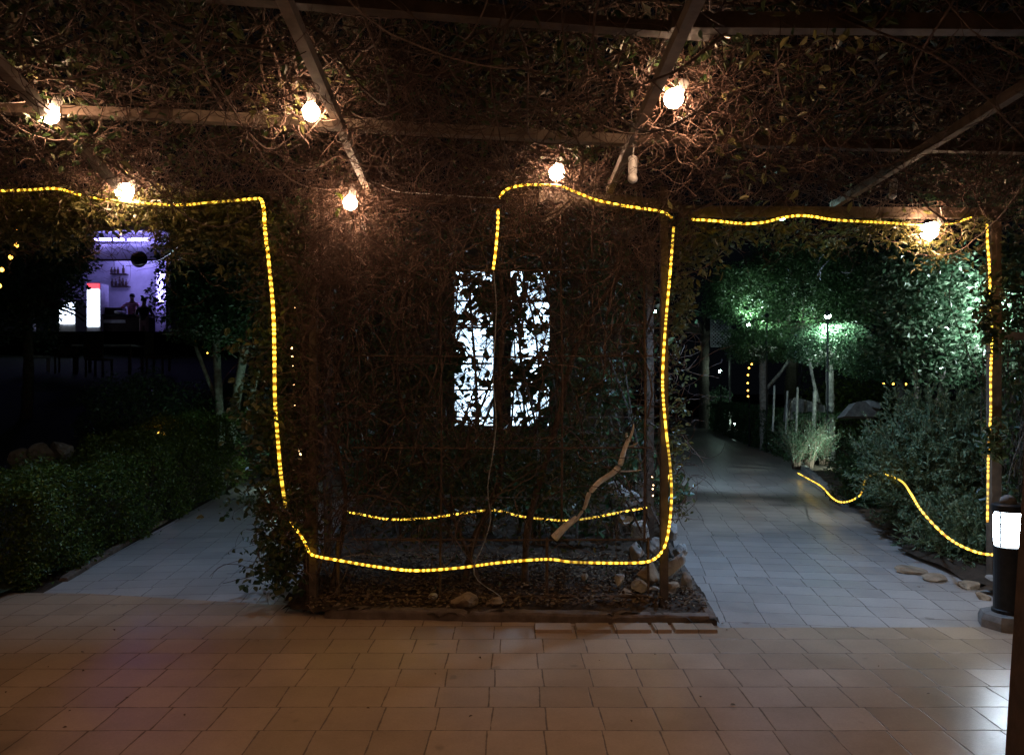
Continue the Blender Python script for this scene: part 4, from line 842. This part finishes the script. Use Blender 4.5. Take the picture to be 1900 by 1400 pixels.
# ------------------------------------------------------------------ kiosk behind the cage with the lit window
def kiosk():
    t = thing('garden_kiosk', (-.1, 11.2, 0), 'dark kiosk behind the cage with a tall bright two pane window', 'kiosk'); L = t.location; d = 11.2
    a = P(843, 500, d); b = P(1020, 790, d); x0, x1, z1, z0 = a[0], b[0], a[2], b[2]; W0, W1, Hh = -1.7, 1.6, 3.7; dp = 2.2
    for (p, q, r_, s) in ((W0, x0, 0, Hh), (x1, W1, 0, Hh), (x0, x1, 0, z0), (x0, x1, z1, Hh)):
        MB().box(((p+q)/2, d+.08, (r_+s)/2), (q-p, .12, s-r_)).build('front_wall', M['bark_dark'], t, local=L)
    for x in (W0+.06, W1-.06): MB().box((x, d+dp/2+.15, Hh/2), (.12, dp, Hh)).build('side_wall', M['bark_dark'], t, local=L)
    MB().box(((W0+W1)/2, d+dp+.32, Hh/2), (W1-W0, .12, Hh)).build('back_wall', M['bark_dark'], t, local=L)
    MB().box(((W0+W1)/2, d+dp/2, Hh+.06), (W1-W0+.4, dp+.7, .1)).build('roof', M['bark_dark'], t, local=L)
    w1 = P(915, 0, d)[0]; w2 = P(948, 0, d)[0]
    fr = MB().box(((w1+w2)/2, d-.0, (z0+z1)/2), (w2-w1, .1, z1-z0)).build('window_frame', M['black'], t, local=L)
    for p, q in ((x0, w1), (w2, x1)):
      for kk in range(1, 5): MB().box(((p+q)/2, d+.04, z0+(z1-z0)*(kk/5+.03*(kk%2))), (q-p-.02, .03, .03)).build('window_bar', M['grey'], t, local=L)
      MB().box(((p+q)/2, d+.07, (z0+z1)/2), (q-p-.005, .02, z1-z0-.01)).build('window_pane', M['door_glow'], t, local=L)
kiosk()

# ------------------------------------------------------------------ bar on the terrace
ZF = 3.25
def bar():
    d = 30.; t = thing('open_bar', (-14.8, d, ZF), 'small open bar with violet lit white walls on the terrace at the left', 'bar'); L = t.location
    X = lambda px, dd=d: (px-950)/F*dd
    Z = lambda py, dd=d: H0-(py-HY)/F*dd
    x0, x1 = X(150), X(296); zt = Z(430)
    MB().box((X(215, 32.2), 32.3, (ZF+zt)/2), (4.6, .15, zt-ZF)).build('back_wall', M['whitewall'], t, local=L)
    MB().box((x1+.25, 31.2, (ZF+zt)/2), (.2, 2.0, zt-ZF)).build('side_wall', M['whitewall'], t, local=L)
    MB().box((X(266), 31.6, (ZF+Z(497))/2), (.45, .1, Z(497)-ZF)).build('side_panel', M['whitewall'], t, local=L)
    MB().box(((x0+x1)/2, 31.1, zt+.08), (x1-x0+1.4, 2.6, .14)).build('roof', M['whitewall'], t, local=L)
    MB().box(((x0+x1)/2, 29.95, (Z(454)+Z(482))/2), (x1-x0+1, .12, Z(454)-Z(482))).build('fascia', M['whitewall'], t, local=L)
    MB().box(((x0+x1)/2, 29.93, Z(483)), (x1-x0+1, .16, .05)).build('fascia_trim', M['wood_dark'], t, local=L)
    for a, b in ((178, 210), (216, 234), (242, 282)): MB().bar((X(a), 29.82, Z(446)), (X(b), 29.82, Z(446)), .06, .10).build('light_tube', M['bar_tube'], t, local=L)
    MB().bar((X(269), 31.3, Z(505, 31.3)), (X(270), 31.3, Z(560, 31.3)), .16, .1).build('light_tube', M['bar_tube'], t, local=L)
    MB().bar((X(170), 31.9, Z(470, 31.9)), (X(262), 31.9, Z(470, 31.9)), .06, .06).build('light_tube', M['bar_tube'], t, local=L)  # this tube is added behind the fascia, out of sight, to wash the wall
    MB().box((X(225), 29.3, (ZF+Z(592))/2), (3.0, .5, Z(592)-ZF)).build('counter', M['wood_dark'], t, local=L)
    MB().box((X(225), 29.25, Z(590)+.02), (3.1, .62, .05)).build('counter_top', M['black'], t, local=L)
    MB().box((X(222), 29.04, Z(600)), (1.4, .02, .12)).build('counter_stripe', M['whitewall'], t, local=L)
    for i, (a, b, y) in enumerate(((204, 234, 508), (206, 238, 531))):
        s = MB().box((X((a+b)/2, 32), 32.1, Z(y, 32)), (X(b, 32)-X(a, 32), .22, .04)).build('shelf', M['wood_dark'], t, local=L)
    for x, y in ((207, 507), (213, 507), (219, 507), (229, 507), (208, 530), (215, 530), (222, 530), (228, 530), (234, 530)):
        c = np.array([X(x, 32.05), 32.05, Z(y, 32.05)+.01]); hh = random.uniform(.2, .38)
        o = MB().lathe([(.05, 0), (.055, hh*.55), (.02, hh*.75), (.02, hh)], c, 8).build('bottle', M['wood_dark'])
        tag(o, 'dark bottle standing on a bar shelf against the violet wall', 'bottle', 'bottles on the bar shelves')
    tag(MB().box((X(230), 29.3, Z(583)), (.75, .3, .34)).build('till_box', M['wood_dark']), 'dark wide box on the bar counter before the person in red', 'box')
    o = tag(MB().lathe([(.08, 0), (.18, .05), (.2, .12), (.17, .14)], (X(243), 29.15, Z(590)+.05), 12).build('glass_bowl', M['glass'] if 'glass' in M else M['white']), 'pale glass bowl standing on the bar counter', 'bowl')
    # coolers
    def cooler(px, w_, y0, y1, dd, label, red=True, hidden=0):
        c = (X(px, dd), dd, ZF); tt = thing('drinks_cooler', c, label, 'cooler', 'lit drinks coolers'); z0 = Z(y1, dd)-ZF; z1 = Z(y0, dd)-ZF; ww = w_/F*dd
        MB().box((0, .32, (z1)/2), (ww+.06, .6, z1)).build('cabinet', M['white'], tt)
        zz = z1-(.24 if red else .02)
        MB().box((0, .005, (z0+zz)/2), (ww, .025, zz-z0)).build('glass_door', M['cooler_white'], tt)
        if red: MB().box((0, .0, z1-.11), (ww, .03, .18)).build('sign_panel', M['cooler_red'], tt)
        for k in range(4): MB().box((0, -.012, z0+(zz-z0)*(k+1)/5), (ww*.9, .012, .03)).build('shelf', M['grey'], tt)
    cooler(173, 22, 525, 605, 28.8, 'tall lit drinks cooler with a red sign panel beside the bar')
    cooler(124, 27, 558, 600, 25, 'overexposed white cooler at the left of the bar', False)
    return X, Z
X30, Z30 = bar()
struct(sheet('terrace', [(-40, 24.5), (-6, 24.5), (-6, 45), (-40, 45)], ZF+.03, M['grey']))
tag(MB().box((-20.5, 26.2, ZF+.4), (9, .15, .85)).build('low_wall', M['whitewall']), 'low pale wall at the terrace edge left of the bar', 'wall')
tag(MB().lathe([(.03, -.3), (.2, -.22), (.3, 0), (.2, .22), (.03, .3)], P(258, 481, 28), 20, np.array(Matrix.Rotation(R(90), 3, 'X'))).build('hanging_globe', M['wood_dark'], smooth=True), 'dark round globe hanging in front of the bar fascia', 'globe')
# people at the bar
def person(loc, rz, shirt, label, arms):
    t = thing('person', loc, label, 'person'); t.rotation_euler.z = rz
    def skin(name, pts, edges, rad, m, par):
        me = bpy.data.meshes.new(name); me.from_pydata(pts, edges, []); o = bpy.data.objects.new(name, me); col.objects.link(o); o.parent = par; me.materials.append(m)
        md = o.modifiers.new('skin', 'SKIN'); 
        for i, r in enumerate(rad): me.skin_vertices[0].data[i].radius = (r, r*.8)
        me.skin_vertices[0].data[0].use_root = True
        o.modifiers.new('sub', 'SUBSURF').render_levels = 2
    skinm = rough_mat('skin', (.35, .2, .14), (.42, .26, .19), 10, .6, 0)
    a1, a2 = arms
    pts = [(0, 0, .92), (0, 0, 1.15), (0, 0, 1.38), (0, 0, 1.5), (0, -.01, 1.6), (0, -.02, 1.72), (.18, 0, 1.4), (a1[0][0], a1[0][1], a1[0][2]), a1[1], (-.18, 0, 1.4), a2[0], a2[1], (.1, 0, .86), (.11, 0, .46), (.11, .02, .06), (.11, -.14, .03), (-.1, 0, .86), (-.11, 0, .46), (-.11, .02, .06), (-.11, -.14, .03), (a1[1][0], a1[1][1]-.09, a1[1][2]), (a2[1][0], a2[1][1]-.09, a2[1][2])]
    ed = [(0,1),(1,2),(2,3),(3,4),(4,5),(2,6),(6,7),(7,8),(8,20),(2,9),(9,10),(10,11),(11,21),(0,12),(12,13),(13,14),(14,15),(0,16),(16,17),(17,18),(18,19)]
    rad = [.15, .14, .15, .055, .085, .075, .06, .045, .032, .06, .045, .032, .09, .06, .045, .035, .09, .06, .045, .035, .035, .035]
    skin('body', pts, ed, rad, skinm, t)
    sp_ = [(0, 0, .88), (0, 0, 1.15), (0, 0, 1.39), (.19, 0, 1.41), tuple(np.array(a1[0])*.95+np.array((.18, 0, 1.4))*.05), (-.19, 0, 1.41), tuple(np.array(a2[0])*.95+np.array((-.18, 0, 1.4))*.05)]
    skin('shirt', sp_, [(0,1),(1,2),(2,3),(3,4),(2,5),(5,6)], [.175, .165, .165, .085, .065, .085, .065], shirt, t)
    MB().lathe([(.03, .115), (.085, .08), (.102, .02), (.095, -.03), (.05, -.035)], (0, .012, 1.69), 14).build('hair', M['black'], t, smooth=True)
stripe, st_, sb_ = nt('striped_shirt'); tcx = st_.nodes.new('ShaderNodeTexCoord'); wv = st_.nodes.new('ShaderNodeTexWave'); wv.inputs['Scale'].default_value = 4; wv.bands_direction = 'Z'
st_.links.new(tcx.outputs['Object'], wv.inputs[0]); st_.links.new(ramp(st_, wv.outputs['Fac'], [(.4, (.7, .06, .05)), (.6, (.7, .6, .6))]), sb_.inputs['Base Color'])
person((X30(243), 30.1, ZF+.1), 0, stripe, 'person in a red and white shirt standing behind the bar counter', (((.42, -.12, 1.15), (.3, -.35, 1.1)), ((-.42, -.12, 1.15), (-.3, -.35, 1.1))))
person((X30(267, 28.4), 28.4, ZF-.25), R(180), M['black'], 'person in dark clothes seen from behind at the bar counter', (((.3, -.05, 1.15), (.2, -.3, 1.1)), ((-.3, -.05, 1.15), (-.2, -.3, 1.1))))
# terrace table and chairs
def table(c, label):
    t = thing('terrace_table', c, label, 'table'); MB().box((0, 0, .74), (1.5, .8, .04)).build('tabletop', M['whitewall'], t)
    for x in (-.68, .68):
        for y in (-.33, .33): MB().box((x, y, .36), (.06, .06, .72)).build('leg', M['wood_dark'], t)
table((-10.3, 20, 1.84), 'long pale topped table standing on the slope below the bar')
def chair(c, rz, label, m):
    t = thing('terrace_chair', c, label, 'chair', 'chairs on the bar terrace'); t.rotation_euler.z = rz
    MB().box((0, 0, .45), (.48, .46, .05)).build('seat', M[m], t); MB().box((0, .23, .78), (.48, .04, .6)).build('backrest', M[m], t)
    for x in (-.21, .21):
        for y in (-.2, .2): MB().box((x, y, .215), (.04, .04, .42)).build('leg', M[m], t)
chair((-11.4, 20.0, 1.86), .3, 'dark chair left of the pale topped table', 'wood_dark')
chair((-10.2, 19.3, 1.76), 3.1, 'dark chair in front of the pale topped table', 'wood_dark')
chair((-9.1, 20.1, 1.86), 1.6, 'dark chair right of the pale topped table', 'wood_dark')
chair((-12.1, 20.0, 1.86), 2.2, 'white chair on the slope below the overexposed white cooler', 'white')

# ------------------------------------------------------------------ foreground things at the picture edges
t = thing('timber_post', (1.93, 2.9, 0), 'dark reddish timber post cut by the right picture edge', 'post')
MB().add([(x+lx, y, z) for z, lx in ((0, -.03), (1.15, .045), (2.84, .07)) for x, y in ((-.04, -.05), (.1, -.05), (.1, .06), (-.04, .06))],
         [[(0,3,2,1)], [(0,1,5,4),(1,2,6,5),(2,3,7,6),(3,0,4,7),(4,5,9,8),(5,6,10,9),(6,7,11,10),(7,4,8,11)], [(8,9,10,11)]]).build('shaft', M['wood_dark'], t)
MB().box((.03, 0, .012), (.2, .17, .02)).build('foot_plate', M['black'], t)
t = thing('stone_block', (-2.24, 3.05, 0), 'weathered stone block cut by the left picture edge', 'block')
MB().box((0, 0, .2), (.38, .12, .4), rz=.03, taper=.96).build('block', M['grey'], t)
MB().box((0, 0, .42), (.37, .12, .035), rz=.03).build('cap', M['grey'], t)
